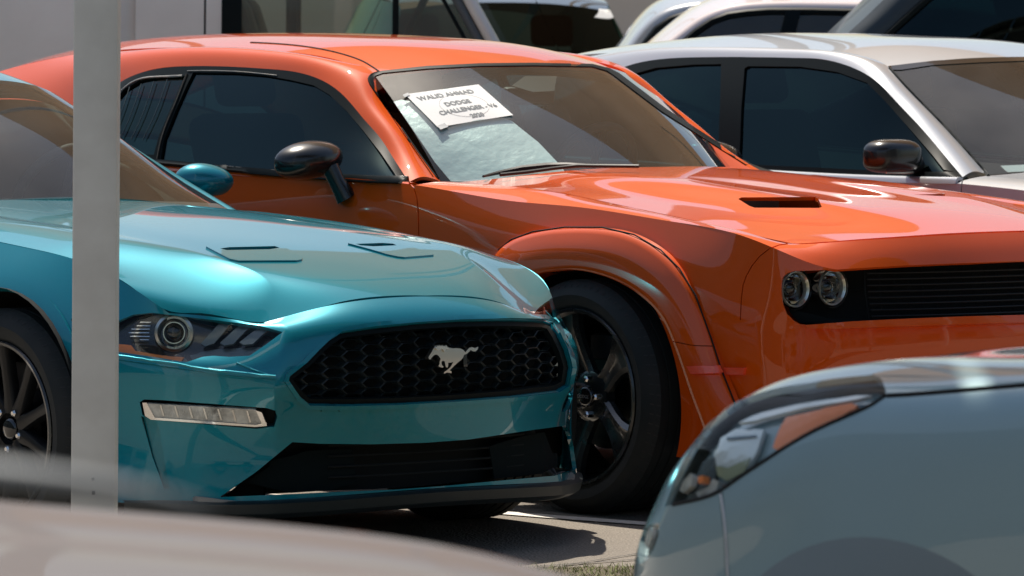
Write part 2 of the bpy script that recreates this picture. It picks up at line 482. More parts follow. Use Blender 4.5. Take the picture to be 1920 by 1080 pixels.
def inpoly(x, y, poly):
    ins = False; j = len(poly) - 1
    for i in range(len(poly)):
        xi, yi = poly[i]; xj, yj = poly[j]
        if (yi > y) != (yj > y) and x < (xj - xi) * (y - yi) / (yj - yi) + xi: ins = not ins
        j = i
    return ins
def mindist(x, y, poly):
    p = np.array(poly, float); return float(np.min(np.hypot(p[:, 0] - x, p[:, 1] - y)))

class Car:
    def __init__(s, X, Y, th):
        s.o = np.array([X, Y, 0.]); s.M = _rz(radians(th - 90)); s.rz = radians(th - 90)
    def local(s, w): return s.M.T @ (np.asarray(w, float) - s.o)
    def world(s, p): return s.o + s.M @ np.asarray(p, float)
    def raydir(s, px, py): return s.M.T @ (RC @ np.array([(px - 960) / FPX, -(py - 540) / FPX, -1.]))
    def at(s, px, py, f=None, l=None, z=None):
        c = s.local(CAM); d = s.raydir(px, py); k = 0 if f is not None else 1 if l is not None else 2
        t = ((f, l, z)[k] - c[k]) / d[k]; return c + d * t
def tube(bm, pts, r, n=8, closed=False, cap=True):
    """round bar through points, r number or list"""
    P = [Vector(p) for p in pts]; k = len(P); rr = r if isinstance(r, (list, tuple)) else [r] * k
    rings = []; up = None
    for i, p in enumerate(P):
        if closed: t = (P[(i + 1) % k] - P[i - 1])
        else: t = P[min(i + 1, k - 1)] - P[max(i - 1, 0)]
        t.normalize()
        if up is None:
            up = Vector((0, 0, 1)) if abs(t.z) < .9 else Vector((1, 0, 0))
        a = (up - t * up.dot(t)).normalized(); up = a; b = t.cross(a)
        rings.append([bm.verts.new(p + (a * cos(2 * pi * j / n) + b * sin(2 * pi * j / n)) * rr[i]) for j in range(n)])
    for i in range(k if closed else k - 1):
        A, B = rings[i], rings[(i + 1) % k]
        for j in range(n): bm.faces.new([A[j], A[(j + 1) % n], B[(j + 1) % n], B[j]])
    if cap and not closed:
        bm.faces.new(rings[0][::-1]); bm.faces.new(rings[-1])
    return bm
def lathe(prof, n=48, axis='y', a0=0., a1=2 * pi):
    """surface of revolution about the local y axis; prof = [(radius, y)]"""
    bm = bmesh.new(); full = abs(a1 - a0 - 2 * pi) < 1e-6; rings = []
    for k in range(n if full else n + 1):
        a = a0 + (a1 - a0) * k / n
        rings.append([bm.verts.new((r * cos(a), y, r * sin(a))) for r, y in prof])
    for k in range(n):
        A, B = rings[k], rings[(k + 1) % len(rings)]
        for j in range(len(prof) - 1):
            if prof[j][0] < 1e-6 and prof[j + 1][0] < 1e-6: continue
            try: bm.faces.new([A[j], B[j], B[j + 1], A[j + 1]])
            except ValueError: pass
    bmesh.ops.remove_doubles(bm, verts=bm.verts, dist=1e-5)
    bmesh.ops.recalc_face_normals(bm, faces=bm.faces)
    return bm
# ------------------------------------------------------------------ material library
paint('teal', (.0, .22, .29), metal=.38, rough=.31)
paint('orange', (.75, .088, .0), metal=.0, rough=.5)
paint('silver', (.48, .50, .53), metal=.35, rough=.34)
paint('grey_paint', (.31, .435, .46), metal=.35, rough=.45)
paint('white_paint', (.82, .71, .69), metal=0., rough=.45)
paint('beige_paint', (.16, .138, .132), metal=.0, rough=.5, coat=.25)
paint('dark_paint', (.012, .016, .018), metal=.3, rough=.35)
mat('gloss_black', (.006, .007, .008), .18, coat=1., coat_rough=.03)
mat('black_plastic', (.012, .013, .014), .55, bump=(300, .08, .001))
mat('black_trim', (.004, .008, .009), .5, spec=.12)
mat('mirror_black', (.008, .009, .010), .25, coat=.35)
mat('rubber', (.008, .012, .013), .75, dust=((.05, .045, .04), .25, 9), bump=(120, .15, .002))
mat('liner', (.003, .0055, .006), .95)
mat('rim_black', (.012, .016, .018), .22, coat=.7, coat_rough=.05, rvar=(9, .12))
mat('lip_black', (.009, .018, .020), .5, coat=.1)
mat('arch_shade_grey', (.22, .28, .30), .5)
mat('spoke_black', (.006, .007, .008), .4, spec=.3)
mat('cap_gloss', (.02, .022, .024), .08, metal=.6, coat=1.)
mat('cap_text', (.75, .75, .75), .3, metal=.8)
mat('chrome', (.8, .79, .77), .08, metal=1., rvar=(14, .08))
mat('satin_metal', (.62, .60, .56), .28, metal=1.)
mat('disc', (.18, .17, .16), .35, metal=1.)
mat('caliper', (.03, .03, .032), .4)
mat('amber', (1., .27, .06), .3, coat=.5)
mat('amber_dark', (.42, .05, .015), .2, coat=1.)
mat('red_marker', (1., .10, .04), .18, coat=1.)
mat('lamp_white', (.50, .49, .43), .12, coat=1., noise=(22, .6), bump=(60, .6, .004))
mat('lamp_dark', (.016, .019, .021), .22, coat=1.)
mat('lamp_grey', (.12, .15, .16), .25, metal=.6)
mat('interior_dark', (.02, .02, .021), .7)
mat('interior_tan', (.23, .165, .105), .8, noise=(8, .2))
mat('seat_cloth', (.10, .095, .085), .85, noise=(20, .15))
mat('paper', (.86, .85, .82), .75)
mat('ink', (.26, .27, .27), .8)
mat('ink_pale', (.55, .54, .51), .8)
mat('seam', (.004, .004, .004), .9)
glass('screen_glass', (.84, .95, .93), .88, dirt=.10, refl=1.35)
glass('tint_glass', (.07, .24, .26), .24, refl=.75, coatcol=(.62, .92, .97))
glass('dark_glass', (.10, .18, .14), .5, refl=.25)
glass('van_glass', (.50, .58, .46), .75, dirt=.16)
glass('lens_clear', (.95, .97, .97), .97, ior=1.4, refl=.55)
mat('wglass',(.05,.05,.05),.1)
glass('clear_side', (.75, .85, .82), .8, dirt=.03)
mat('dark_blue', (.012, .022, .028), .45, coat=.2)
mat('film', (.85, .92, .92), .3, coat=.5, noise=(3, .15), bump=(5, .7, .02))
mat('van_white', (.94, .885, .82), .35, coat=.6, noise=(2, .05), dust=((.42, .37, .32), .4, 1.5)); mat('rubber_grey', (.10, .115, .125), .5)
paint('near_grey', (.09, .10, .105), metal=0., rough=.5, coat=.3)
mat('dark_glass_body', (.01, .014, .014), .1, coat=1.)
mat('mesh_black', (.018, .028, .031), .32, spec=.5)
mat('louvre_grey', (.05, .07, .075), .4)
mat('reflection_olive', (.30, .33, .20), .3, coat=1.)
mat('plate_dark', (.005, .010, .011), .8, spec=.1)
# ------------------------------------------------------------------ wheels
def wheel(parent, x, y, z, side, R=.36, w=.26, rim=.262, spokes=5, phase=0., style='wide', cap=None, nuts='chrome', steer=0., full=True):
    """side -1 = right hand side of the car (outer face towards -y). Built with the outer face towards -y, then turned."""
    W_ = bpy.data.objects.new('wheel', None); COL.objects.link(W_); W_.parent = parent; W_.location = (x, y, z); W_.empty_display_size = .1
    W_.rotation_euler = (0, 0, (0 if side < 0 else pi) + steer)
    h = w / 2
    # tyre with tread grooves cut into its profile
    pr = [(rim - .004, -h + .03), (rim + .004, -h + .012), (rim + .018, -h + .002), ((rim + R) / 2, -h - .006), (R - .03, -h + .004), (R - .010, -h + .018), (R - .003, -h + .032)]
    n = 5; y0 = -h + .034; span = 2 * h - .068
    for k in range(n):
        a = y0 + span * k / n; b = y0 + span * (k + 1) / n - .009
        pr += [(R, a), (R, b)]
        if k < n - 1: pr += [(R - .007, b + .001), (R - .007, b + .008)]
    pr += [(R - .003, h - .032), (R - .010, h - .018), (R - .03, h - .004), ((rim + R) / 2, h + .006), (rim + .018, h - .002), (rim - .004, h - .03)]
    o = frombm('tyre', lathe(pr, 96), 'rubber', W_, 30)
    # raised rings and tread blocks: sipes as thin dark wedges joined in one mesh
    bm = bmesh.new()
    for k in range(72):
        a = 2 * pi * k / 72
        for s_ in (-1, 1):
            r0, r1 = R - .016, R + .0005
            da = .006
            ys = (-h + .006, -h + .034) if s_ < 0 else (h - .034, h - .006)
            vs = [bm.verts.new((r * cos(a + q), yy, r * sin(a + q))) for r, yy, q in ((r0 - .004, ys[0], -da), (r0 - .004, ys[0], da), (r1, ys[1], da + .02 * s_), (r1, ys[1], -da + .02 * s_))] if s_ < 0 else [bm.verts.new((r * cos(a + q), yy, r * sin(a + q))) for r, yy, q in ((r1, ys[0], -da), (r1, ys[0], da), (r0 - .004, ys[1], da), (r0 - .004, ys[1], -da))]
            bm.faces.new(vs)
    t = frombm('tread_sipes', bm, 'black_plastic', o); t['kind'] = 'stuff'
    frombm('rim', lathe([(rim + .006, -h + .006), (rim + .002, -h), (rim - .006, -h + .002), (rim - .012, -h + .014), (rim - .02, -h + .06), (rim - .035, 0.), (rim - .02, h - .02), (rim, h)], 72), 'rim_black', W_, 35)
    if not full: return W_
    frombm('brake_disc', lathe([(.06, .0), (.165, .0), (.165, .012), (.06, .012)], 48), 'disc', W_, 30)
    boxes('brake_caliper', [(-.06, .06, -.02, .04, .11, .19)], 'caliper', W_, .012)
    zr = -h + .012
    for k in range(spokes):
        a = phase + 2 * pi * k / spokes
        bm = bmesh.new()
        if style == 'wide':
            sec = [(.050, .038, .050), (.085, .036, .047), (.13, .036, .036), (.18, .044, .022), (.215, .058, .010), (rim - .012, .082, .004)]
        else:
            sec = [(.045, .030, .030), (.10, .022, .026), (.16, .019, .018), (rim - .012, .022, .006)]
        rings = []
        for r, hw, dep in sec:
            yy = -h + .014 + dep
            ring = []
            for (t_, d_) in ((-1, .030), (-1, .010), (-.72, .0), (-.25, .006 if style == 'wide' else -.003), (.25, .006 if style == 'wide' else -.003), (.72, .0), (1, .010), (1, .030)):
                lx, lz = r, t_ * hw
                ring.append(bm.verts.new((lx * cos(a) - lz * sin(a), yy + d_, lx * sin(a) + lz * cos(a))))
            rings.append(ring)
        for A, B in zip(rings[:-1], rings[1:]):
            for j in range(len(A)): bm.faces.new([A[j], B[j], B[(j + 1) % len(A)], A[(j + 1) % len(A)]])
        bm.faces.new(rings[0]); bm.faces.new(rings[-1][::-1])
        bmesh.ops.recalc_face_normals(bm, faces=bm.faces)
        es = [e for e in bm.edges if len(e.link_faces) == 2]
        frombm('spoke', bm, 'rim_black' if style == 'wide' else 'spoke_black', W_, 38)
        if style == 'twin':
            pass
    hb = frombm('hub', lathe([(0, -h + .058), (.062, -h + .058), (.078, -h + .066), (.08, -h + .1), (.0, -h + .1)], 40), 'rim_black', W_, 30)
    frombm('hub_cap', lathe([(0, -h + .038), (.022, -h + .039), (.029, -h + .042), (.034, -h + .048), (.034, -h + .062)], 32), 'cap_gloss', hb, 40)
    for k in range(5):
        a = phase + 2 * pi * (k + .5) / 5 
        bm = bmesh.new(); cx, cz = .057 * cos(a), .057 * sin(a)
        v0 = [bm.verts.new((cx + .0105 * cos(q * pi / 3), -h + .036, cz + .0105 * sin(q * pi / 3))) for q in range(6)]
        v1 = [bm.verts.new((cx + .0115 * cos(q * pi / 3), -h + .066, cz + .0115 * sin(q * pi / 3))) for q in range(6)]
        v2 = [bm.verts.new((cx + .006 * cos(q * pi / 3), -h + .031, cz + .006 * sin(q * pi / 3))) for q in range(6)]
        for q in range(6):
            bm.faces.new([v0[q], v0[(q + 1) % 6], v1[(q + 1) % 6], v1[q]]); bm.faces.new([v2[q], v2[(q + 1) % 6], v0[(q + 1) % 6], v0[q]])
        bm.faces.new(v2); bmesh.ops.recalc_face_normals(bm, faces=bm.faces)
        frombm('lug_nut', bm, nuts, W_)
    if cap:
        cu = bpy.data.curves.new('cap_lettering', 'FONT'); cu.body = cap; cu.size = .0145; cu.align_x = 'CENTER'; cu.align_y = 'CENTER'; cu.extrude = .0006
        o = bpy.data.objects.new('cap_lettering', cu); COL.objects.link(o)
        me = bpy.data.meshes.new_from_object(o.evaluated_get(bpy.context.evaluated_depsgraph_get())); bpy.data.objects.remove(o)
        me.transform(Matrix.Rotation(pi / 2, 4, 'X')); me.transform(Matrix.Translation((0, -h + .0385, 0)))
        me.materials.clear(); me.materials.append(MATS['cap_text']); q = bpy.data.objects.new('cap_lettering', me); COL.objects.link(q); q.parent = hb
    return W_
def wheel_well(parent, x, z, r, l0, l1, name='wheel_well'):
    """half barrel liner round the wheel, closed inside"""
    bm = bmesh.new(); n = 28; A = []; B = []; Cc = []
    for k in range(n + 1):
        a = -.35 + (pi + .7) * k / n
        p = (x + r * cos(a), z + r * sin(a))
        A.append(bm.verts.new((p[0], l0, p[1]))); B.append(bm.verts.new((p[0], l1, p[1])))
    for k in range(n): bm.faces.new([A[k], A[k + 1], B[k + 1], B[k]])
    c = bm.verts.new((x, l1, z))
    for k in range(n): bm.faces.new([B[k], B[k + 1], c])
    return frombm(name, bm, 'liner', parent, 40)
def seat(parent, f, l, z, m='seat_cloth'):
    bm = bmesh.new()
    box(bm, f - .25, f + .25, l - .24, l + .24, z - .1, z + .06, bev=.05)
    s_ = frombm('seat', bm, m, parent, 40)
    bm = bmesh.new(); box(bm, -.06, .06, -.23, .23, 0, .58, bev=.05); bmesh.ops.rotate(bm, verts=bm.verts, matrix=Matrix.Rotation(radians(-18), 3, 'Y')); bmesh.ops.translate(bm, verts=bm.verts, vec=(f - .25, l, z))
    frombm('seat_back', bm, m, s_, 40)
    bm = bmesh.new(); box(bm, -.04, .04, -.12, .12, .60, .78, bev=.035); bmesh.ops.rotate(bm, verts=bm.verts, matrix=Matrix.Rotation(radians(-15), 3, 'Y')); bmesh.ops.translate(bm, verts=bm.verts, vec=(f - .25, l, z))
    frombm('headrest', bm, m, s_, 40)
    return s_
def steering(parent, f, l, z, r=.185):
    bm = bmesh.new(); P = [(sin(radians(25)) * r * cos(a), r * sin(a), cos(radians(25)) * r * cos(a)) for a in np.linspace(0, 2 * pi, 33)[:-1]]
    tube(bm, P, .016, 8, closed=True)
    for a in (0.2, pi - .2, 1.5 * pi): tube(bm, [(0, 0, 0), (sin(radians(25)) * r * cos(a + pi / 2), r * sin(a + pi / 2), cos(radians(25)) * r * cos(a + pi / 2))], .014, 6)
    o = frombm('steering_wheel', bm, 'interior_dark', parent, 50, loc=(f, l, z)); return o
# ------------------------------------------------------------------ ground
def ground_mat():
    m = mat('asphalt', (.17, .155, .135), .88); t = m.node_tree; b = t.nodes['Principled BSDF']; tc = t.nodes['Texture Coordinate']
    v = t.nodes.new('ShaderNodeTexVoronoi'); v.inputs['Scale'].default_value = 110; t.links.new(tc.outputs['Object'], v.inputs['Vector'])
    n = t.nodes.new('ShaderNodeTexNoise'); n.inputs['Scale'].default_value = .9; n.inputs['Detail'].default_value = 10; n.inputs['Roughness'].default_value = .65
    n2 = t.nodes.new('ShaderNodeTexNoise'); n2.inputs['Scale'].default_value = 160; n2.inputs['Detail'].default_value = 3
    t.links.new(tc.outputs['Object'], n.inputs['Vector']); t.links.new(tc.outputs['Object'], n2.inputs['Vector'])
    a = t.nodes.new('ShaderNodeMix'); a.data_type = 'RGBA'; a.inputs[6].default_value = (.15, .130, .108, 1); a.inputs[7].default_value = (.31, .272, .228, 1); t.links.new(n.outputs['Fac'], a.inputs[0])
    r = t.nodes.new('ShaderNodeMapRange'); r.inputs['From Min'].default_value = .3; r.inputs['From Max'].default_value = .7; r.inputs['To Min'].default_value = .55; r.inputs['To Max'].default_value = 1.45; t.links.new(n2.outputs['Fac'], r.inputs['Value'])
    x = t.nodes.new('ShaderNodeMix'); x.data_type = 'RGBA'; x.blend_type = 'MULTIPLY'; x.inputs[0].default_value = 1; t.links.new(a.outputs[2], x.inputs[6]); t.links.new(r.outputs[0], x.inputs[7]); t.links.new(x.outputs[2], b.inputs['Base Color'])
    bp = t.nodes.new('ShaderNodeBump'); bp.inputs['Strength'].default_value = .8; bp.inputs['Distance'].default_value = .006
    t.links.new(v.outputs['Distance'], bp.inputs['Height']); t.links.new(bp.outputs[0], b.inputs['Normal'])
ground_mat()
raw('ground', [(-700, -300, 0), (700, -300, 0), (700, 900, 0), (-700, 900, 0)], [(0, 1, 2, 3)], 'asphalt', kind='structure')
mat('road_white', (.82, .77, .70), .8, noise=(60, .14), bump=(150, .3, .003))
def strip(name, a, b, w, z, m, ext=(0, 0), wob=0.):
    a = np.array(a[:2]); b = np.array(b[:2]); d = (b - a) / np.linalg.norm(b - a); a = a - d * ext[0]; b = b + d * ext[1]; n = np.array([-d[1], d[0]]); k = 60; V = []; F = []
    rnd = random.Random(3)
    for i in range(k + 1):
        p = a + (b - a) * i / k; o1 = rnd.uniform(-wob, wob); o2 = rnd.uniform(-wob, wob)
        V += [(*(p + n * (w / 2 + o1)), z), (*(p - n * (w / 2 + o2)), z)]
        if i: F.append((2 * i - 2, 2 * i - 1, 2 * i + 1, 2 * i))
    return raw(name, V, F, m, kind='structure')
strip('parking_line', (-.10, 17.69), (.41, 17.32), .085, .004, 'road_white', (5.5, 1.4), .004)
strip('parking_line', (-1.95, 16.5), (-1.35, 16.05), .085, .004, 'road_white', (5.5, 1.0), .004)
strip('parking_line', (1.6, 19.6), (2.3, 19.0), .085, .004, 'road_white', (5.5, 1.0), .004)
mat('shadow_and_chip', (.03, .028, .026), .6)
strip('cable_shadow', (.045, 15.96), (.34, 16.2), .012, .004, 'shadow_and_chip', (.5, 6), .003)  # dark strips painted on the ground for the shadows of overhead cables
strip('cable_shadow', (.2, 16.1), (.35, 16.36), .007, .004, 'shadow_and_chip', (.3, 4), .002)
# grass verge in front of the bays
mat('grass_blade', (.16, .19, .035), .7, noise=(3, .35))
mat('soil', (.11, .09, .06), .95, noise=(8, .3))
def verge():
    rnd = random.Random(5); V = []; F = []
    def inside(x, y): return y < 15.98 + .25 * (x - .2) + .02 * sin(x * 30)
    n = 0
    while n < 12000:
        x = rnd.uniform(.0, 1.6); y = rnd.uniform(14.6, 16.25)
        if not inside(x, y): continue
        a = rnd.uniform(0, 2 * pi); h = rnd.uniform(.008, .026); w = .0018; lx, ly = rnd.uniform(-.02, .02), rnd.uniform(-.02, .02)
        k = len(V); V += [(x - w * cos(a), y - w * sin(a), .003), (x + w * cos(a), y + w * sin(a), .003), (x + lx, y + ly, h)]; F.append((k, k + 1, k + 2)); n += 1
    raw('grass', V, F, 'grass_blade', kind='stuff')
    raw('grass_verge', [(-.6, 14.4, .004), (1.8, 14.4, .004), (1.8, 16.38, .004), (.2, 15.98, .004), (-.6, 15.76, .004)], [(0, 1, 2, 3, 4)], 'soil', kind='structure')
verge()
# ------------------------------------------------------------------ surroundings that the paint and the glass mirror
def pole():
    T = root('steel_post', 'pale grey painted square steel post standing in front of the teal car', 'post', (-1.1035, 15.25, 0))
    mat('post_paint', (.72, .735, .70), .5, noise=(5, .07), dust=((.34, .32, .28), .3, 7), bump=(40, .2, .002), rvar=(6, .2))
    boxes('post_shaft', [(-.0585, .0585, -.0585, .0585, .02, 5.78)], 'post_paint', T, .008)
    boxes('base_plate', [(-.12, .12, -.12, .12, .0, .02)], 'post_paint', T, .003)
    for a, b in ((-.09, -.09), (.09, -.09), (-.09, .09), (.09, .09)):
        boxes('anchor_bolt', [(a - .012, a + .012, b - .012, b + .012, .02, .045)], 'disc', T)
    boxes('paint_chip', [(-.004, .004, -.0592, -.058, .3, .308)], 'shadow_and_chip', T)
    boxes('paint_chip', [(-.003, .006, -.0592, -.058, .262, .272)], 'shadow_and_chip', T)
pole()
def sunshade():  # unseen cover, added to keep the sun off the grey car
    T = root('sunshade', 'unseen grey sheet metal awning on a steel frame high above the grey car', 'sunshade', (2.6, 14.75, 0))
    for k in range(12): boxes('roof_sheet', [(-3.8 + .63 * k, -3.8 + .63 * k + .6, -2.4, 1.1, 5.9, 5.93)], 'disc', T)
    for y in (-2.2, .5): boxes('beam', [(-3.8, 3.8, y - .05, y + .05, 5.78, 5.9)], 'post_paint', T)
    for y in (-2.2, .5): boxes('column', [(3.6, 3.72, y - .06, y + .06, 0, 5.78)], 'post_paint', T)
sunshade()
mat('wall_brown', (.36, .235, .15), .85, noise=(.5, .12))
mat('wall_pale', (.62, .58, .53), .85, noise=(.4, .06))
mat('wall_dark', (.15, .20, .20), .8, noise=(.3, .3))
mat('pane_dark', (.02, .03, .035), .08, coat=1.)
def block(name, label, x0, x1, y0, y1, h, m, face, storeys, cols):
    T = root(name, label, 'building', ((x0 + x1) / 2, (y0 + y1) / 2, 0)); cx, cy = (x0 + x1) / 2, (y0 + y1) / 2
    boxes('wall', [(x0 - cx, x1 - cx, y0 - cy, y1 - cy, 0, h)], m, T)
    boxes('parapet', [(x0 - cx - .2, x1 - cx + .2, y0 - cy - .2, y1 - cy + .2, h, h + .5)], m, T)
    me = None
    for s_ in range(storeys):
        for c_ in range(cols):
            z = 1.2 + s_ * (h - 1) / storeys; zz = z + (h - 1) / storeys * .5
            if face in 'SN':
                w = (x1 - x0) / cols; xa = x0 - cx + w * (c_ + .25); yy = (y0 - cy - .04) if face == 'S' else (y1 - cy + .04)
                b = (xa, xa + w * .5, yy - .05, yy + .05, z, zz)
            else:
                w = (y1 - y0) / cols; ya = y0 - cy + w * (c_ + .25); xx = (x1 - cx + .04) if face == 'E' else (x0 - cx - .04)
                b = (xx - .05, xx + .05, ya, ya + w * .5, z, zz)
            boxes('window', [b], 'pane_dark', T)
block('left_reflected_block', 'unseen dark glazed building added left of the parked cars for dark reflections', -40, -22, -45, 60, 8, 'wall_dark', 'E', 3, 7)  # unseen dark blocks, added to darken reflections in paint and glass
block('rear_reflected_block', 'unseen dark block added behind the photographer for dark reflections', -14, 34, -34, -22, 9, 'wall_dark', 'N', 2, 8)
block('right_reflected_block', 'unseen dark building added right of the parked cars for dark reflections', 24, 36, -20, 14, 12, 'wall_dark', 'W', 2, 6)
def canopy():
    T = root('shade_canopy', 'tan fabric shade canopy on steel columns beyond the parked cars', 'canopy', (11.2, 52, 0))
    m = bpy.data.materials.new('canopy_fabric'); m.use_nodes = True; t = m.node_tree; t.nodes.clear(); MATS['canopy_fabric'] = m
    d = t.nodes.new('ShaderNodeBsdfDiffuse'); d.inputs[0].default_value = (.26, .175, .105, 1); r = t.nodes.new('ShaderNodeBsdfTranslucent'); r.inputs[0].default_value = (.32, .205, .12, 1)
    x = t.nodes.new('ShaderNodeMixShader'); x.inputs[0].default_value = .6; o = t.nodes.new('ShaderNodeOutputMaterial')
    t.links.new(d.outputs[0], x.inputs[1]); t.links.new(r.outputs[0], x.inputs[2]); t.links.new(x.outputs[0], o.inputs[0])
    nx = 5
    for i in range(nx):
        x0 = -10 + i * 9.0; V = []; F = []; k = 10
        for a in range(k + 1):
            for b in range(k + 1):
                u, v = a / k, b / k
                V.append((x0 + 9.0 * u - 16 * v, -19 + 40 * v, 18.0 + 1.8 * sin(pi * u) + .3 * sin(pi * v * 2)))
        for a in range(k):
            for b in range(k):
                q = a * (k + 1) + b; F.append((q, q + 1, q + k + 2, q + k + 1))
        raw('fabric_panel', V, F, 'canopy_fabric', T, smooth=True)
        for yy in (-19, 1, 21):
            bm = bmesh.new(); tube(bm, [(x0 - 16 * (yy + 19) / 40, yy, 0), (x0 - 16 * (yy + 19) / 40, yy, 18.0)], .11, 10); frombm('column', bm, 'wall_pale', T, 50)
canopy()
def wall_far():
    T = root('boundary_wall', 'pale rendered boundary wall at the far end of the yard', 'wall', (0, 95, 0))
    boxes('wall_panel', [(-120, 140, 0, .3, 0, 3.2)], 'wall_pale', T); boxes('coping', [(-120, 140, -.1, .4, 3.2, 3.35)], 'wall_pale', T)
wall_far()
# ------------------------------------------------------------------ teal sports car
CM = Car(-.765, 16.93, 41)
def far_drop(V):
    """the car sits a touch lower on its far front corner"""
    for v in V:
        k = min(1., max(0., (v[1] + .1) / .9)); h = min(1., max(0., (v[2] - .55) / .2))
        v[2] -= .042 * (k * k * (3 - 2 * k)) * h
def mustang():
    c = CM
    R = root('sports_car', 'glossy teal sports car with galloping horse badge on its black honeycomb grille', 'car', c.o, c.rz)
    s = Surf(c)
    A = [(.797,0,.737),(.77,.3,.722),(.69,.52,.668),(.585,.64,.69),(.535,.72,.697),(.40,.79,.785),(.25,.815,.83),(0,.835,.862),(-.3,.85,.89),(-.8,.865,.925),(-1.8,.87,.95)]
    B = [(.875,0,.66),(.855,.3,.655),(.785,.5,.645),(.655,.635,.605),(.555,.715,.605),(.44,.83,.65),(.27,.88,.70),(0,.92,.74),(-.3,.925,.76),(-.8,.92,.79),(-1.8,.915,.80)]
    Cc = [(.895,0,.53),(.88,.3,.525),(.815,.55,.522),(.715,.65,.542),(.605,.74,.552),(.47,.85,.56),(.29,.915,.58),(0,.95,.60),(-.3,.95,.62),(-.8,.94,.64),(-1.8,.935,.65)]
    D = [(.885,0,.45),(.865,.3,.445),(.80,.54,.445),(.70,.65,.45),(.60,.74,.46),(.46,.855,.46),(.30,.915,.46),(0,.95,.46),(-.3,.945,.46),(-.8,.93,.46),(-1.8,.92,.46)]
    F = [(.86,0,.33),(.84,.3,.335),(.775,.52,.34),(.68,.64,.34),(.585,.735,.33),(.46,.85,.33),(.32,.91,.33),(0,.93,.33),(-.3,.93,.33),(-.8,.91,.3),(-1.8,.9,.3)]
    Gg = [(.86,0,.195),(.84,.3,.19),(.77,.54,.18),(.69,.64,.17),(.60,.735,.17),(.48,.86,.17),(.35,.90,.18),(0,.92,.18),(-.3,.9,.18),(-.8,.88,.18),(-1.8,.87,.18)]
    s.patch([A, B, Cc, D, F, Gg], 'body', du=.02, crC=(2,4), pc=0)
    hood = [
      [(-.85,0,.965),(-.82,.4,.958),(-.80,.6,.950),(-.8,.74,.942),A[9]],
      [(-.2,0,.925),(-.2,.40,.925),(-.25,.58,.918),(-.28,.72,.915),A[8]],
      [(.15,0,.885),(.14,.37,.890),(.10,.55,.893),(.05,.70,.888),A[7]],
      [(.45,0,.838),(.44,.33,.838),(.40,.485,.848),(.325,.66,.838),A[6]],
      [(.67,0,.787),(.65,.29,.787),(.595,.43,.787),(.52,.63,.748),A[5]],
      [A[0],A[1],A[2],A[3],A[4]]]
    s.patch(hood, 'hood', du=.02, crC=(2,), pc=-1, pr=-1)
    WB = [(-.75,0,.965),(-.85,.4,.955),(-.95,.69,.935)]
    WT = [(-1.35,0,1.315),(-1.40,.28,1.295),(-1.52,.48,1.24)]
    s.patch([WB,[(-1.05,0,1.17),(-1.12,.35,1.15),(-1.25,.58,1.09)],WT], 'windshield')
    s.patch([WT,[(-1.6,0,1.36),(-1.65,.28,1.345),(-1.7,.52,1.28)],[(-2.3,0,1.36),(-2.3,.3,1.345),(-2.3,.54,1.28)],[(-3,0,1.2),(-3,.3,1.19),(-3,.5,1.12)]], 'roof')
    ge = [(-.95,.69,.935),(-1.25,.58,1.09),(-1.52,.48,1.24),(-1.7,.52,1.28),(-2.3,.54,1.28),(-3,.5,1.12)]
    gp = [(-.985,.71,.925),(-1.28,.605,1.07),(-1.54,.515,1.205),(-1.7,.55,1.25),(-2.3,.57,1.25),(-3,.53,1.08)]
    gb = [(-1.02,.80,.925),(-1.3,.81,.93),(-1.55,.81,.935),(-1.75,.81,.94),(-2.3,.81,.94),(-3,.80,.95)]
    s.patch([ge, [tuple(np.array(a)*.5+np.array(b)*.5+np.array([.008,.010,.012])) for a,b in zip(ge,gp)], gp], 'pillar', twin=True)
    s.patch([gp, [tuple(np.array(a)*.5+np.array(b)*.5+np.array([0,.012,0])) for a,b in zip(gp,gb)], gb], 'sideglass', twin=True)
    s.patch([gb, [(a[0]+.0, .86, .925) for a in gb]], 'shoulder', twin=True)
    far_drop(s.V)
    s.start()
    # --- openings and lamps, cut along the outlines seen in the photograph
    hl = [(176,628),(216,604),(250,590),(285,586.5),(312,590),(400,600),(485,610),(530,622.5),(500,645),(468,667),(430,669),(400,667),(380,669),(350,679),(335,677),(300,671),(217,659),(184,652)]
    s.both(hl, 'headlight', ['body', 'hood'])
    gr = [(541,713),(543,706),(575,681),(600,655),(618,638),(640,624),(700,615),(780,607),(860,602),(960,600),(1020,602),(1034,607),(1046,625),(1060,655),(1067,678),(1069,690),(1063,722),(1045,733),(960,743),(850,751),(740,757),(650,759),(580,758),(563,744)]
    s.knife(gr, 'grille', 'cam', 'body')
    li = [(548,829),(600,832),(700,833),(800,830),(880,824),(940,815),(1000,806),(1060,798),(1068,812),(1082,860),(1080,880),(1040,892),(940,901),(835,911),(740,918),(640,922),(560,926),(412,932),(480,885)]
    s.knife(li, 'intake', 'cam', 'body')
    fg = [(262,754),(270,749),(300,750),(500,765),(516,770),(520,782),(514,800),(480,804),(278,786),(267,778)]
    s.both(fg, 'fog_recess', 'body')
    s.both([(264,780),(288,787),(298,800),(306,852),(318,915),(309,918),(286,858)], 'corner_slot', 'body')
    s.both([(160,900),(300,905),(312,918),(250,922),(160,920)], 'lip_slot', 'body') if 0 else None
    vn = [(386,465),(470,462),(524,462.5),(534,467),(567,484),(566,489),(556,491),(447,491.5),(430,488)]
    s.both(vn, 'vent', 'hood')
    s.both([(430,466.5),(515,464.5),(524,467.5),(505,470.5),(425,472),(412,469)], 'vent_slot', 'vent')
    s.seam([(602,772),(604,762),(610,759.5),(628,759.5),(634,763),(636,772)], 1.4, src='body', both=False)
    # hood shut line
    hs = curve([a[:2] for a in A[:9]], 60)
    for sg in (1, -1):
        s.seam([(p[0], sg * p[1]) for p in hs], .009, 't', ['hood'], cond=lambda q: q.z > .6)
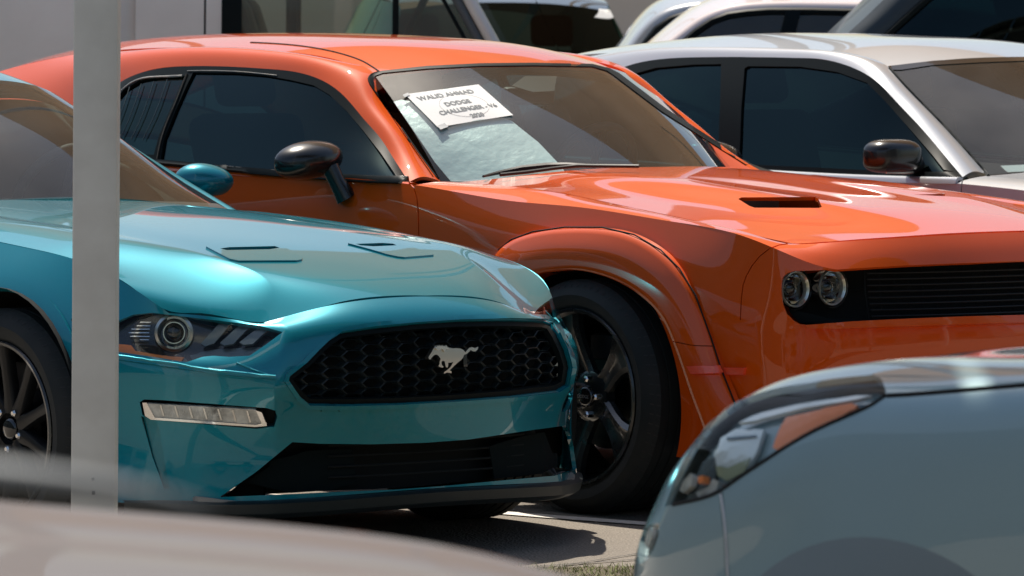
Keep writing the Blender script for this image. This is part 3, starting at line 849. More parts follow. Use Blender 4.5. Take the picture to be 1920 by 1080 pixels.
    for k in ('l', 'L'):
        sg = -1 if k == 'l' else 1
        arc = [(.395 * cos(a), .352 + .395 * sin(a)) for a in np.linspace(-.5, pi + .5, 48)]
        s.knife(arc, 'gap', k, 'body', cond=lambda q, sg=sg: q.y * sg > .5)
        arc2 = [(.425 * cos(a), .352 + .425 * sin(a)) for a in np.linspace(-.5, pi + .5, 48)]
        s.knife(arc2, 'arch', k, 'body', cond=lambda q, sg=sg: q.y * sg > .5)
        s.knife([(-.62, -1), (-.60, .5), (-.64, 1.2), (-.635, 1.2), (-.594, .5), (-.614, -1)], 'gap', k, ['body'], cond=lambda q, sg=sg: q.y * sg > .5)
        s.knife([(.42,0),(.40,.62),(.33,.66),(.30,.675),(.30,.670),(.325,.655),(.394,.615),(.414,0)], 'gap', k, ['body'], cond=lambda q, sg=sg: q.y * sg > .5)
    s.emit('body', 'body_shell', 'teal', R); s.emit('hood', 'hood', 'teal', R)
    for sd in (-1, 1): s.emit('arch', 'wheel_arch', 'teal', R, side=sd, push=.010, thick=.03)
    s.emit('roof', 'roof', 'teal', R); s.emit('shoulder', 'door_sill_panel', 'teal', R, rim=False)
    s.emit('windshield', 'windscreen', 'screen_glass', R, rim=False)
    for sd in (-1, 1):
        s.emit('pillar', 'windscreen_pillar', 'teal', R, side=sd)
        s.emit('sideglass', 'side_window', 'tint_glass', R, side=sd, rim=False)
    # vents in the hood
    for sd in (-1, 1):
        v = s.emit('vent', 'hood_vent', 'teal', R, side=sd, push=.005, thick=.012)
        s.emit('vent_slot', 'vent_mesh', 'seam', v, side=sd, push=-.006, rim=False)
    for k in range(26):
        pass
    s.line3([(216,217),(300,281),(370,340),(428,374)], 'screen_seal', 'black_trim', R, r=.007, push=.002, n=30)
    # headlights
    for sd in (-1, 1):
        h = s.emit('headlight', 'headlight', 'lamp_dark', R, side=sd, push=-.035, thick=.0)
        s.emit('headlight', 'lens_cover', 'lens_clear', h, side=sd, push=-.001, rim=False)
    h = R.children[-1] if False else [o for o in R.children if o.name.startswith('headlight')][0]
    bk = .022
    s.slab([(217,640),(245,641),(252,651),(300,656),(343,660),(330,676),(300,670),(217,656)], 'amber_reflector', 'amber', h, h=.008, back=.030, step=6)
    s.slab([(180,634),(217,640),(217,656),(184,650)], 'amber_reflector', 'amber', h, h=.008, back=.030, step=6)
    s.slab([(344,661),(352,668),(345,679),(331,677)], 'corner_trim', 'lamp_grey', h, h=.006, back=.028, step=6)
    for (x0, y0, x1) in ((262,602,283),(256,608.5,282),(246,614.5,281),(240,621,280),(244,627.5,281),(262,633.5,280)):
        s.slab([(x0,y0-1.1),(x1,y0-.2),(x1,y0+1.2),(x0,y0+.6)], 'light_strip', 'chrome', h, h=.004, back=.016, step=6)
    # projector
    q, n = s.hit(324, 623); ax = n * .35 + Vector(c.local(CAM) - np.array(q)).normalized() * .65; ax.normalize()
    q = q - n * .030
    rot = ax.to_track_quat('-Y', 'Z').to_matrix().to_4x4(); M0 = Matrix.Translation(q) @ rot
    def lam(name, prof, m, n_=40, sm=35):
        bm = lathe(prof, n_); bm.transform(M0); return frombm(name, bm, m, h, sm)
    lam('projector_bowl', [(.052,.004),(.050,-.010),(.040,-.002),(.030,.012),(.0,.016)], 'lamp_grey')
    lam('bezel_ring', [(.052,.0),(.054,-.014),(.046,-.018),(.044,-.006)], 'satin_metal')
    lam('projector_lens', [(0,-.020),(.010,-.019),(.019,-.014),(.025,-.004),(.026,.008)], 'gloss_black')
    lam('inner_ring', [(.026,-.004),(.028,-.010),(.031,-.010),(.031,.0)], 'chrome')
    for k in range(46):
        a = radians(-115 + 230 * k / 45.)
        bm = bmesh.new(); box(bm, .040, .050, -.014, -.010, -.0011, .0011); bm.transform(Matrix.Rotation(-a, 4, 'Y')); bm.transform(M0)
        frombm('ring_rib', bm, 'chrome', h)
    # three slanted running light bars
    for dx in (0, 36, 72):
        s.slab([(412+dx,601+dx*.085),(432+dx,603+dx*.085),(400+dx,640),(383+dx,645-dx*.05),(375+dx,641-dx*.05)], 'running_light_bar', 'lamp_grey', h, h=.007, back=.020, step=7)
    s.slab([(352,655),(400,645),(470,640),(495,641),(468,660),(430,663),(385,661),(360,668)], 'lamp_floor', 'lamp_grey', h, h=.005, back=.034, step=7)
    # fog lamps
    for sd in (-1, 1):
        s.emit('fog_recess', 'fog_lamp_recess', 'black_trim', R, side=sd, push=-.03, rim=False)
        s.emit('corner_slot', 'corner_slot', 'teal', R, side=sd, push=-.022, rim=False)
    fo = s.slab([(269,755),(280,756),(478,767),(490,771),(499,793),(480,797),(285,784),(275,779)], 'fog_lamp', 'lamp_white', R, h=.014, back=.010, step=7)
    for k in range(7):
        x = 300 + k * 27
        s.slab([(x,758.5+k*1.6),(x+3,759+k*1.6),(x+9,779+k*1.9),(x+6,779+k*1.9)], 'reflector_fin', 'satin_metal', fo, h=.0165, back=.010, step=8)
    s.slab([(268,754),(276,754),(291,782),(480,795),(499,790),(500,797),(478,799),(284,786),(273,779)], 'fog_bezel', 'chrome', fo, h=.018, back=.010, step=7)
    s.slab([(480,767),(491,771),(500,795),(492,796)], 'fog_bezel_end', 'satin_metal', fo, h=.019, back=.010, step=7)
    # grille: frame, dark back, honeycomb
    s.emit('grille', 'grille_back', 'liner', R, push=-.07, rim=False)
    def inset(p, k, cx=None, cy=None):
        a = np.array(p, float); c0 = a.mean(0); n = len(a); out = []
        for i in range(n):
            d0 = a[i] - a[i-1]; d1 = a[(i+1) % n] - a[i]; nn = np.array([-(d0/np.linalg.norm(d0)+d1/np.linalg.norm(d1))[1], (d0/np.linalg.norm(d0)+d1/np.linalg.norm(d1))[0]]); nn /= np.linalg.norm(nn)
            if np.dot(nn, c0 - a[i]) < 0: nn = -nn
            out.append(tuple(a[i] + nn * k))
        return out
    s.slab(gr, 'grille_frame', 'black_trim', R, h=.016, back=.022, step=14, hole=inset(gr, 9))
    s.slab(inset(gr, -9), 'grille_surround', 'teal', R, h=.007, back=.0, step=12, hole=inset(gr, -1))
    s.slab([(217,667),(310,680.5),(400,693.5),(475,701.5),(519,706),(519,711),(475,708),(400,701),(310,688),(217,674)], 'bumper_ledge', 'teal', R, h=.012, back=.0, step=10)
    s.line3([(217,669),(310,682.5),(400,695.5),(475,703.5),(517,707.5)], 'glint_bead', 'teal', R, r=.0055, push=.010)  # added beads, shaped to give a glint line along the ledge
    s.line3([(444,681),(465,690),(490,699),(515,707)], 'glint_bead', 'teal', R, r=.003, push=.002)
    bm = bmesh.new(); cw, ch = .0465, .0312
    gpoly = inset(gr, 7)
    for i in range(-14, 15):
        for j in range(-4, 5):
            l = i * cw * 1.5 * .88; zc = .565 + (j + (.5 if i % 2 else 0)) * ch
            p0, n0 = s.axis_hit('f', l, zc)
            if p0 is None: continue
            px = proj_px(c, (p0.x, l, zc))
            if not inpoly(px[0], px[1], gpoly): continue
            fx = p0.x - .028
            hx = [(-.040,0),(-.021,.0148),(.021,.0148),(.040,0),(.021,-.0148),(-.021,-.0148)]
            def fo_(l_): q_, _ = s.axis_hit('f', l_, zc); return (q_.x if q_ else p0.x) - .028
            ring = []
            for sc, df in ((1.0,0),(.90,.002),(.86,-.022),(1.0,-.022)):
                ring.append([bm.verts.new((fo_(l + a * sc) + df, l + a * sc, zc + b * sc)) for a, b in hx])
            for A_, B_ in ((0,1),(1,2)):
                for k in range(6): bm.faces.new([ring[A_][k], ring[A_][(k+1)%6], ring[B_][(k+1)%6], ring[B_][k]])
    frombm('honeycomb_mesh', bm, 'mesh_black', R)
    # horse badge
    HP = [(955,212),(961,200),(973,182),(982,163),(988,156),(992,145),(999,153),(1004,142),(1010,151),(1018,141),(1024,149),(1036,142),(1040,150),(1056,143),(1062,153),(1072,158),(1092,161),(1112,160),(1134,162),(1152,170),(1163,183),(1170,174),(1183,160),(1199,154),(1216,161),(1235,152),(1231,168),(1218,178),(1203,176),(1192,170),(1181,182),(1166,194),(1156,196),(1149,213),(1137,226),(1120,239),(1106,251),(1094,262),(1084,272),(1074,282),(1085,289),(1084,298),(1062,293),(1041,300),(1044,291),(1058,282),(1075,268),(1086,252),(1094,236),(1080,240),(1066,240),(1066,254),(1062,268),(1052,262),(1049,246),(1046,233),(1034,228),(1028,238),(1030,252),(1041,263),(1033,267),(1014,262),(1011,257),(1018,247),(1017,233),(1024,219),(1014,204),(1003,195),(991,196),(981,203),(972,213),(966,222),(959,221)]
    HP = [(480 + x / 3, 600 + y / 3) for x, y in HP]
    s.slab(HP, 'horse_badge', 'satin_metal', R, h=.016, back=.004, step=6, dens=False)
    s.slab([(480 + x / 3, 600 + y / 3) for x, y in ((986,160),(1000,150),(1030,150),(1060,158),(1075,166),(1050,166),(1040,180),(1028,165),(1012,172),(1000,170))], 'horse_mane', 'chrome', R, h=.019, back=.003, step=6, dens=False)
    s.slab([(879,655),(886,655),(888,688),(881,688)], 'badge_stalk', 'gloss_black', R, h=.004, back=.03)
    # lower intake
    s.emit('intake', 'lower_intake_back', 'liner', R, push=-.10, rim=False)
    for k in range(4):
        zz = .235 + .03 * k
        P = []
        for l in np.linspace(-.34, .40, 19):
            q, n = s.axis_hit('f', l, zz)
            if q is not None: P.append(q - Vector((.05, 0, 0)))
        bm = bmesh.new(); tube(bm, P, .0032, 6); frombm('intake_slat', bm, 'liner', R, 60)
    s.slab([(460,905),(520,868),(590,850),(680,846),(690,905),(640,920),(560,925)], 'intake_side_plate', 'plate_dark', R, h=.004, back=.06, step=12)
    s.slab([(940,840),(1000,822),(1050,812),(1075,870),(1040,888),(950,898)], 'intake_side_plate', 'plate_dark', R, h=.004, back=.05, step=12)
    # splitter
    pl = [(.865,0),(.845,.3),(.785,.52),(.69,.65),(.60,.74),(.48,.84)]
    zt = [.192,.187,.180,.176,.176,.178]
    rows = []
    for (dx, dz) in ((-.06,.0),(.004,.001),(.034,-.006),(.026,-.034),(.0,-.046),(-.10,-.052)):
        rows.append([(f_ + dx * .9, l_ + dx * .35 * (k / 5.), z_ + dz) for k, ((f_, l_), z_) in enumerate(zip(pl, zt))])
    sp = None
    for a_, b_, nm_ in ((0, 2, 'splitter_top'), (2, 3, 'splitter_edge'), (3, 5, 'splitter_base')):
        sp = Surf(c); sp.patch(rows[a_:b_ + 1], 'sp', du=.03); sp.start(); sp.emit('sp', nm_, 'lip_black', R, rim=False)
    for sg in (1, -1):
        bm = bmesh.new()
        a = [(.66,.57*sg,.170),(.735,.575*sg,.164),(.70,.655*sg,.172),(.645,.705*sg,.180),(.59,.70*sg,.182)]
        t_ = [bm.verts.new(Vector(p) + Vector((0,0,.010))) for p in a]; b_ = [bm.verts.new(Vector(p) - Vector((0,0,.016))) for p in a]
        bm.faces.new(t_ if sg > 0 else t_[::-1]); bm.faces.new(b_[::-1] if sg > 0 else b_)
        for k in range(5): bm.faces.new([t_[k], b_[k], b_[(k+1)%5], t_[(k+1)%5]])
        bmesh.ops.recalc_face_normals(bm, faces=bm.faces); bmesh.ops.bevel(bm, geom=bm.edges[:], offset=.004, segments=2, affect='EDGES')
        frombm('splitter_winglet', bm, 'satin_grey', R, 35)
    boxes('underbody', [(-3.4,.55,-.72,.72,.20,.24)], 'liner', R)
    for x in (0, -2.72):
        for sg in (-1, 1):
            wheel_well(R, x, .352, .40, sg * .93 if x == 0 else sg * .9, sg * .55)
            wheel(R, x, sg * .80, .345, sg, R=.345, w=.245, rim=.248, spokes=10, phase=radians(20), style='thin', full=(x == 0))
    # cabin
    frombm('dashboard', (lambda bm: box(bm, -1.30, -.90, -.66, .66, .70, .93, bev=.05))(bmesh.new()), 'interior_dark', R, 40)
    steering(R, -1.42, .36, .93); seat(R, -1.95, .36, .60); seat(R, -1.95, -.36, .60)
    boxes('cabin_floor', [(-3.0,-.9,-.7,.7,.3,.5)], 'interior_dark', R)
    # door mirrors
    for sg in (1, -1):
        bm = bmesh.new(); bmesh.ops.create_uvsphere(bm, u_segments=28, v_segments=18, radius=1)
        for v in bm.verts:
            x, y, z = v.co; z = max(z, -.75); x = x if x > 0 else x * .45
            v.co = Vector((x * .075 + .02 * y, y * .10, z * .060 * (1 - .12 * y)))
        m_ = frombm('door_mirror', bm, 'teal', R, 60, loc=(-1.41, sg * .91, .980))
        bm = bmesh.new(); box(bm, -.03, .03, -.09, .02, -.075, -.045, bev=.01); frombm('mirror_arm', bm, 'black_plastic', m_, 40)
    return s
def proj_px(c, p):
    q = RC.T @ (np.array(c.world(p)) - CAM); return 960 + FPX * q[0] / -q[2], 540 - FPX * q[1] / -q[2]
mat('satin_grey', (.30, .29, .27), .35, metal=.2)
SM = mustang()
# ------------------------------------------------------------------ orange muscle coupe
CD = Car(.947, 18.30, 41)
def challenger():
    c = CD
    R = root('muscle_car', 'orange muscle coupe with white price sheet behind its windscreen and twin round headlights', 'car', c.o, c.rz)
    s = Surf(c)
    at = lambda px, py, l: (lambda p: (p[0], abs(p[1]), p[2]))(c.at(px, py, l=-l))
    H0 = [(.93,0,.887),(.925,.22,.886),(.91,.38,.882),(.875,.53,.875),(.82,.66,.866),(.735,.775,.856),(.58,.78,.874),(.32,.785,.908),(0,.785,.942),(-.4,.78,.98),(-.82,.77,.992)]
    K0 = [(.985,0,.80),(.98,.22,.798),(.965,.38,.794),(.93,.56,.788),(.868,.74,.785),(.775,.862,.836),(.62,.893,.881),(.33,.905,.911),(-.04,.91,.938),(-.41,.905,.948),(-.88,.90,.983)]
    s.patch([H0, [tuple(np.array(a)*.5+np.array(b)*.5+np.array([0,0,.006])) for a,b in zip(H0,K0)], K0], 'strip')
    rear = [(-1.6,.895,.993),(-2.4,.90,1.0),(-3.0,.91,1.03),(-3.6,.88,1.04),(-4.05,.78,1.0)]
    K1 = [(.99,0,.70),(.985,.22,.70),(.97,.38,.70),(.935,.56,.70),(.875,.75,.69),(.79,.87,.70),(.62,.925,.74),(.33,.945,.78),(-.04,.95,.80),(-.41,.945,.80),(-.88,.935,.83),(-1.6,.93,.83),(-2.4,.935,.83),(-3,.95,.84),(-3.6,.93,.84),(-4.1,.82,.82)]
    K2 = [(1.02,0,.60),(1.015,.22,.60),(1.0,.38,.60),(.955,.58,.595),(.885,.76,.59),(.78,.88,.59),(.62,.94,.62),(.33,.955,.66),(0,.96,.66),(-.4,.955,.66),(-.88,.945,.66),(-1.6,.94,.66),(-2.4,.945,.66),(-3,.96,.66),(-3.6,.94,.66),(-4.1,.83,.64)]
    K3 = [(1.01,0,.45),(1.005,.22,.45),(.99,.38,.45),(.95,.58,.45),(.88,.77,.45),(.78,.885,.45),(.62,.935,.46),(.33,.95,.47),(0,.95,.47),(-.4,.95,.47),(-.88,.94,.47),(-1.6,.935,.47),(-2.4,.94,.47),(-3,.95,.47),(-3.6,.93,.47),(-4.1,.82,.47)]
    K4 = [(.97,0,.2),(.965,.22,.2),(.95,.38,.2),(.91,.58,.2),(.85,.76,.2),(.76,.87,.2),(.62,.92,.2),(.33,.93,.2),(0,.93,.2),(-.4,.92,.2),(-.88,.90,.2),(-1.6,.9,.2),(-2.4,.9,.2),(-3,.92,.2),(-3.6,.91,.25),(-4.1,.8,.3)]
    s.patch([K0 + rear, K1, K2, K3, K4], 'body', du=.025)
    s.patch([
      [(-.70,0,1.035),(-.72,.22,1.033),(-.75,.38,1.025),(-.78,.52,1.012),(-.8,.66,1.0),(-.82,.77,.992)],
      [(-.35,0,1.015),(-.35,.22,1.015),(-.36,.38,1.01),(-.37,.52,.99),(-.38,.66,.982),(-.4,.78,.98)],
      [(.06,0,.985),(.06,.22,.985),(.05,.36,.985),(.04,.48,.955),(.03,.64,.943),(0,.785,.942)],
      [(.36,0,.962),(.36,.22,.962),(.36,.36,.962),(.35,.48,.935),(.34,.64,.913),(.32,.785,.908)],
      [(.64,0,.932),(.63,.22,.930),(.61,.36,.924),(.6,.48,.905),(.59,.64,.885),(.58,.78,.874)],
      H0[:6]], 'hood', du=.02)
    WT = [(-1.33,0,1.362),(-1.37,.3,1.355),(-1.5,.565,1.325)]
    s.patch([[(-.70,0,1.03),(-.80,.35,1.015),(-1.04,.66,.985)],[(-1.03,0,1.215),(-1.08,.33,1.2),(-1.25,.62,1.165)],WT], 'windshield', flip=True)
    s.patch([WT,[(-1.6,0,1.415),(-1.63,.3,1.405),(-1.67,.56,1.365)],[(-2.0,0,1.445),(-2,.3,1.435),(-2,.57,1.395)],[(-2.5,0,1.452),(-2.5,.3,1.442),(-2.5,.57,1.40)],[(-3,0,1.438),(-3,.3,1.428),(-3,.56,1.38)],[(-3.6,0,1.37),(-3.6,.3,1.36),(-3.6,.56,1.30)],[(-4.1,0,1.24),(-4.1,.3,1.23),(-4.1,.56,1.17)]], 'roof', flip=True)
    # pillar and cant rail: inner edge (glass / ditch), crown, outer edge (window line)
    inn = [at(826,340,.66), at(784,285,.645), at(751,238,.63), at(709,179,.60), (-1.5,.565,1.325), (-1.67,.56,1.365),(-2.0,.57,1.395),(-2.5,.57,1.40),(-3,.56,1.38),(-3.6,.56,1.30)]
    out = [at(767,341,.80), at(738,297,.745), at(714,260,.72), at(682,223,.705), at(645,180,.69), at(588,144,.68), at(500,129,.68), at(352,124,.685), at(262,137,.695), at(205,172,.71), at(165,230,.74), (-3.6,.80,1.03)]
    inn = inn[:8] + [(-2.85,.565,1.385), (-3.1,.56,1.372), (-3.4,.56,1.335), (-3.75,.56,1.26)]
    mid = []
    for k, (a, b) in enumerate(zip(inn, out)):
        a = np.array(a); b = np.array(b); q = a * .5 + b * .5
        o = np.array([.25, .55, .8]) if k < 4 else np.array([.1, .6, .8])
        mid.append(tuple(q + o / np.linalg.norm(o) * (.020 if k < 5 else .030)))
    s.patch([[i, m, o] for i, m, o in zip(inn, mid, out)], 'pillar', twin=True)
    belt = [(-.93,.85,.985),(-1.1,.85,.987),(-1.25,.85,.99),(-1.45,.85,.993),(-1.65,.85,.995),(-1.9,.85,1.0),(-2.2,.85,1.003),(-2.5,.855,1.005),(-2.75,.86,1.01),(-3.0,.86,1.015),(-3.3,.86,1.02),(-3.7,.84,1.025)]
    md = [tuple(np.array(a)*.5+np.array(b)*.5+np.array([0,.014,0])) for a,b in zip(belt,out)]
    s.patch([out, md, belt], 'sideglass', twin=True)
    sh = [(a[0], .885, a[2] + .004) for a in belt]; sh2 = [(a[0], .90, a[2] - .012) for a in belt]
    s.patch([belt, sh, sh2], 'shoulder', twin=True)
    # deck and tail
    s.patch([[(-3.75,0,1.20),(-3.75,.4,1.18),(-3.7,.84,1.035)],[(-4.0,0,1.10),(-4,.4,1.09),(-3.95,.8,1.03)],[(-4.15,0,1.06),(-4.13,.4,1.055),(-4.05,.78,1.0)]], 'roof')
    s.start()
    # grille opening: outline taken on the near half and mirrored
    gp = [(1464.5,546),(1465,530),(1468,519),(1476,512),(1490,508),(1557,506),(1640,501),(1700,497.5),(1800,493.5),(1919,490)]
    gb = [(1919,597),(1860,598),(1700,601),(1633,603),(1560,606.5),(1516,609.5),(1500,608),(1488,601),(1475,588),(1467,568)]
    def half(L):
        out = []
        for p in L:
            q, n = s.hit(*p); out.append((q.y, q.z))
        return out
    t = half(gp); bt = half(gb)
    t[-1] = (0, t[-1][1]); bt[0] = (0, bt[0][1])
    near = t + bt
    full = t + [(-y, z) for y, z in t[:-1][::-1]] + [(-y, z) for y, z in bt[1:][::-1]] + bt
    s.knife(full, 'grille', 'f', ['body', 'strip'], cond=lambda q: q.x > .4)
    # scoops
    sc = [(1384,373),(1390,370),(1470,369.5),(1528,369),(1534,372),(1541,388),(1535,390),(1415,389.5),(1405,386)]
    s.both(sc, 'scoop', 'hood')
    # shut lines
    hs = curve([a[:2] for a in H0], 70)
    for sg in (1, -1): s.seam([(p[0], sg * p[1]) for p in hs], .006, 't', ['hood', 'strip'], cond=lambda q: q.z > .7)
    s.seam([(1477,457),(1462,459),(1443,466),(1425,480),(1410,498),(1399,518),(1393,535),(1390,560),(1388,600)], 2.0, src=['body', 'strip'])
    s.seam([(767,341),(776,352),(782,375),(784.5,400),(785,430),(786,520),(790,700)], 2.2, src=['body', 'strip', 'shoulder'])
    for k in ('l', 'L'):
        sg = -1 if k == 'l' else 1
        arc = [(.425 * cos(a), .362 + .425 * sin(a)) for a in np.linspace(-.6, pi + .6, 48)]
        s.knife(arc, 'gap', k, 'body', cond=lambda q, sg=sg: q.y * sg > .5)
        arc = [(-2.95 + .425 * cos(a), .362 + .425 * sin(a)) for a in np.linspace(-.6, pi + .6, 48)]
        s.knife(arc, 'gap', k, 'body', cond=lambda q, sg=sg: q.y * sg > .5)
    # side glass: front window, quarter window, trim stays
    wfr = [(362,136),(440,137),(500,142),(545,150),(588,160),(618,178),(650,208),(682,246),(714,287),(738,322),(745,334),(690,330),(520,318),(430,311),(300,304),(307,262),(330,205),(350,160)]
    s.both(wfr, 'window', 'sideglass')
    wq = [(232,168),(262,150),(300,143),(347,142),(336,165),(317,210),(298,255),(288,290),(150,285),(190,220)]
    s.both(wq, 'quarter', 'sideglass')
    s.emit('body', 'body_shell', 'orange', R); s.emit('strip', 'fender_top', 'orange', R); s.emit('hood', 'hood', 'orange', R)
    s.emit('roof', 'roof', 'orange', R); s.emit('shoulder', 'belt_panel', 'orange', R)
    s.emit('windshield', 'windscreen', 'screen_glass', R, rim=False)
    for sd in (-1, 1):
        s.emit('pillar', 'windscreen_pillar', 'orange', R, side=sd)
        s.emit('sideglass', 'window_trim', 'black_trim', R, side=sd, thick=.02)
        s.emit('window', 'side_window', 'tint_glass', R, side=sd, push=-.008, rim=False)
        s.emit('quarter', 'quarter_window', 'tint_glass', R, side=sd, push=-.010, rim=False)
        s.emit('scoop', 'hood_scoop', 'liner', R, side=sd, push=-.035, rim=False)
    # drip ditch and belt moulding
    s.line3([(712,135),(682,116),(650,104),(600,92),(540,84),(470,80)], 'roof_ditch', 'seam', R, r=.0035, n=30)
    s.line3([(352,133.5),(440,134.5),(520,142)], 'window_moulding', 'satin_grey', R, r=.0018, push=.002)
    s.slab([(250,296),(415,312),(520,322),(690,333),(762,337),(768,345),(690,343),(520,331),(415,321),(250,306)], 'belt_moulding', 'black_trim', R, h=.014, back=.0, step=14)
    s.line3([(415,312.5),(520,322.5),(690,333.5),(760,337.5)], 'belt_highlight_bead', 'satin_grey', R, r=.0014, push=.013)
    # louvres of the quarter window
    for x in (0, 17, 36, 56):
        s.line3([(243+x*1.25, 160-x*.22),(225+x*1.15, 215),(205+x*1.1, 262)], 'louvre', 'louvre_grey', R, r=.0016, push=-.002, n=12)
    s.line3([(228,170),(244,157),(264,148),(300,144),(342,142)], 'quarter_trim', 'satin_grey', R, r=.004, push=.0)
    s.line3([(351,140),(330,195),(306,255),(296,300)], 'division_bar', 'seam', R, r=.006, push=.0)
    # windscreen surround
    s.line3([(824,340),(784,286),(751,238),(709,180),(693,156),(691,148),(696,140),(712,135)], 'screen_seal', 'seam', R, r=.0035, n=50)
    s.slab([(826,340),(788,288),(757,241),(716,182),(701,158),(699,149),(704,143),(718,138),(800,130),(900,125),(1000,124),(1110,126),(1138,134),(1150,142),(1240,210),(1335,270),(1398,310),(1406,308),(1340,264),(1250,206),(1160,138),(1142,129),(1110,121),(1000,119),(900,120),(800,125),(716,134),(700,139),(692,147),(693,158),(709,183),(749,241),(782,289),(818,341)], 'screen_frit', 'black_trim', R, h=.002, back=-.001, step=10)
    T2 = root('plastic_sheet', 'crumpled plastic film, pale to carry the glare, on the dashboard behind the orange coupe windscreen', 'plastic sheet', c.o, c.rz)  # plastic sheet whose pale colour also stands in for windscreen glare
    s.slab([(738,186),(752,182),(790,190),(900,200),(960,222),(1010,262),(1052,306),(1060,318),(1000,322),(930,331),(880,337),(845,336),(815,300),(775,240)], 'film', 'film', T2, h=.002, back=.012, step=12)
    # lamps and grille
    s.emit('grille', 'grille_back', 'liner', R, push=-.13, rim=False)
    s.emit('grille', 'grille_panel', 'black_trim', R, push=-.055, rim=False) if 0 else None
    for k in range(8):
        z = .640 + .0185 * k
        P = []
        for l in np.linspace(-.60, .60, 29):
            q, n = s.axis_hit('f', l, z); 
            if q is not None: P.append(q - Vector((.050, 0, 0)))
        bm = bmesh.new(); tube(bm, P, .0036, 6); frombm('grille_bar', bm, 'spoke_black', R, 60)
    for k in range(24):
        l = -.60 + .05 * k; P = []
        for z in np.linspace(.625, .785, 5):
            q, n = s.axis_hit('f', l, z)
            if q is not None: P.append(q - Vector((.060, 0, 0)))
        if len(P) > 1:
            bm = bmesh.new(); tube(bm, P, .003, 4); frombm('grille_rib', bm, 'liner', R)
    s.slab([(1508,608.5),(1600,605),(1700,601),(1860,596.5),(1990,593),(1990,606),(1860,609),(1700,614),(1560,618),(1512,615)], 'grille_lip', 'orange', R, h=.036, back=.0, step=10)
    def lamp(px, py, f, r, near):
        p = c.at(px, py, f=f)
        for sg in (1, -1):
            y = p[1] * sg
            t_ = bpy.data.objects.new('headlight', None); COL.objects.link(t_); t_.parent = R; t_.location = (p[0], y, p[2]); t_.rotation_euler = (0, 0, radians(90)); t_.empty_display_size = .05
            frombm('lamp_bowl', lathe([(r*1.12, -.012), (r * 1.02, -.002), (r * .9, .03), (r*.55, .06), (0, .065)], 48), 'lamp_dark', t_, 40)
            frombm('halo_ring', lathe([(r, -.004), (r * .97, -.012), (r * .86, -.006), (r * .84, .012)], 48), 'halo', t_, 40)
            frombm('reflector_ring', lathe([(r * .8, .006), (r * .66, .03), (r * .52, .04)], 48), 'chrome', t_, 40)
            frombm('projector_lens', lathe([(0, .0), (r * .28, .004), (r * .45, .018), (r * .5, .035)], 32), 'gloss_black', t_, 60)
            frombm('lens_cover', lathe([(0, -.026), (r * .5, -.023), (r * .85, -.014), (r * .99, -.004)], 40), 'lens_clear', t_, 60)
    lamp(1488, 542, .765, .056, True); lamp(1557, 539, .815, .055, True)
    s.slab([(1466,548),(1467,565),(1474,585),(1486,598),(1505,606),(1560,603),(1640,598),(1640,590),(1560,592),(1500,585),(1480,575)], 'lamp_shelf', 'black_trim', R, h=.004, back=.075, step=14)
    # side marker
    s.slab([(1292,687),(1400,689),(1398,702),(1300,701.5)], 'side_marker', 'red_marker', R, h=.016, back=.0, step=9) if 0 else None
    # wheel flare
    for sg in (-1, 1):
        op = [(912,520),(935,470),(960,450),(1000,435.5),(1060,427),(1130,427.5),(1190,441),(1240,470),(1275,505),(1305,555),(1335,637),(1352,690),(1378,755),(1390,800)]
        ip = [(955,590),(972,548),(985,524),(1010,512),(1060,506),(1100,509),(1150,524),(1200,553),(1240,594),(1262,640),(1280,690),(1296,738),(1318,797),(1335,850)]
        o3 = [c.at(x, y, l=-.955) for x, y in op]; i3 = [c.at(x, y, l=-1.0) for x, y in ip]
        g0, g1, g2, g3 = [], [], [], []
        for a, b in zip(o3, i3):
            g0.append((a[0], .935, a[2])); g1.append((a[0] * .96 + b[0] * .04, .966, (a[2] * .96 + b[2] * .04))); g2.append((a[0] * .5 + b[0] * .5, .992, a[2] * .5 + b[2] * .5)); g3.append((b[0], 1.002, b[2]))
        g4 = [(b[0] * .99, .93, b[2] - .006) for b in i3]
        s2 = Surf(c); s2.patch([[(p[0], sg * p[1], p[2]) for p in g] for g in (g0, g1, g2, g3, g4)], 'flare', du=.02, mirror=False, crR=(1, 3)); s2.start()
        if sg < 0:
            s2.seam([(1235,628),(1260,640),(1300,648),(1338,649)], 1.6, src='flare', both=False)
            SF = s2
        fl = s2.emit('flare', 'wheel_flare', 'orange', R, rim=False)
        # edge seal between flare and fender
        bm = bmesh.new(); tube(bm, [(p[0], sg * (p[1] + .022), p[2] + .002) for p in g0[1:]], .0026, 6); frombm('flare_seal', bm, 'seam', R, 60)
        if sg < 0:
            SF.slab([(1292,687),(1346,688),(1352,701.5),(1300,701.5)], 'side_marker', 'red_marker', R, h=.014, back=.0, step=9)
    s.slab([(1350,688),(1400,689),(1398,702),(1355,701.5)], 'side_marker', 'red_marker', R, h=.014, back=.0, step=9)
    # wheels
    for x in (0, -2.95):
        for sg in (1, -1):
            wheel_well(R, x, .362, .43, sg * .93, sg * .55)
            wheel(R, x, sg * .865, .361, sg, R=.361, w=.27, rim=.268, spokes=5, phase=radians(38), style='wide', cap='DODGE')
    boxes('underbody', [(-3.9,.7,-.80,.80,.22,.26)], 'liner', R)
    # cabin
    frombm('dashboard', (lambda bm: box(bm, -1.30, -.85, -.70, .70, .72, .965, bev=.05))(bmesh.new()), 'interior_tan', R, 40)
    steering(R, -1.48, .38, .98); seat(R, -2.0, .38, .62, 'interior_tan'); seat(R, -2.0, -.38, .62, 'interior_tan')
    boxes('cabin_floor', [(-3.3,-.9,-.75,.75,.3,.5)], 'interior_dark', R)
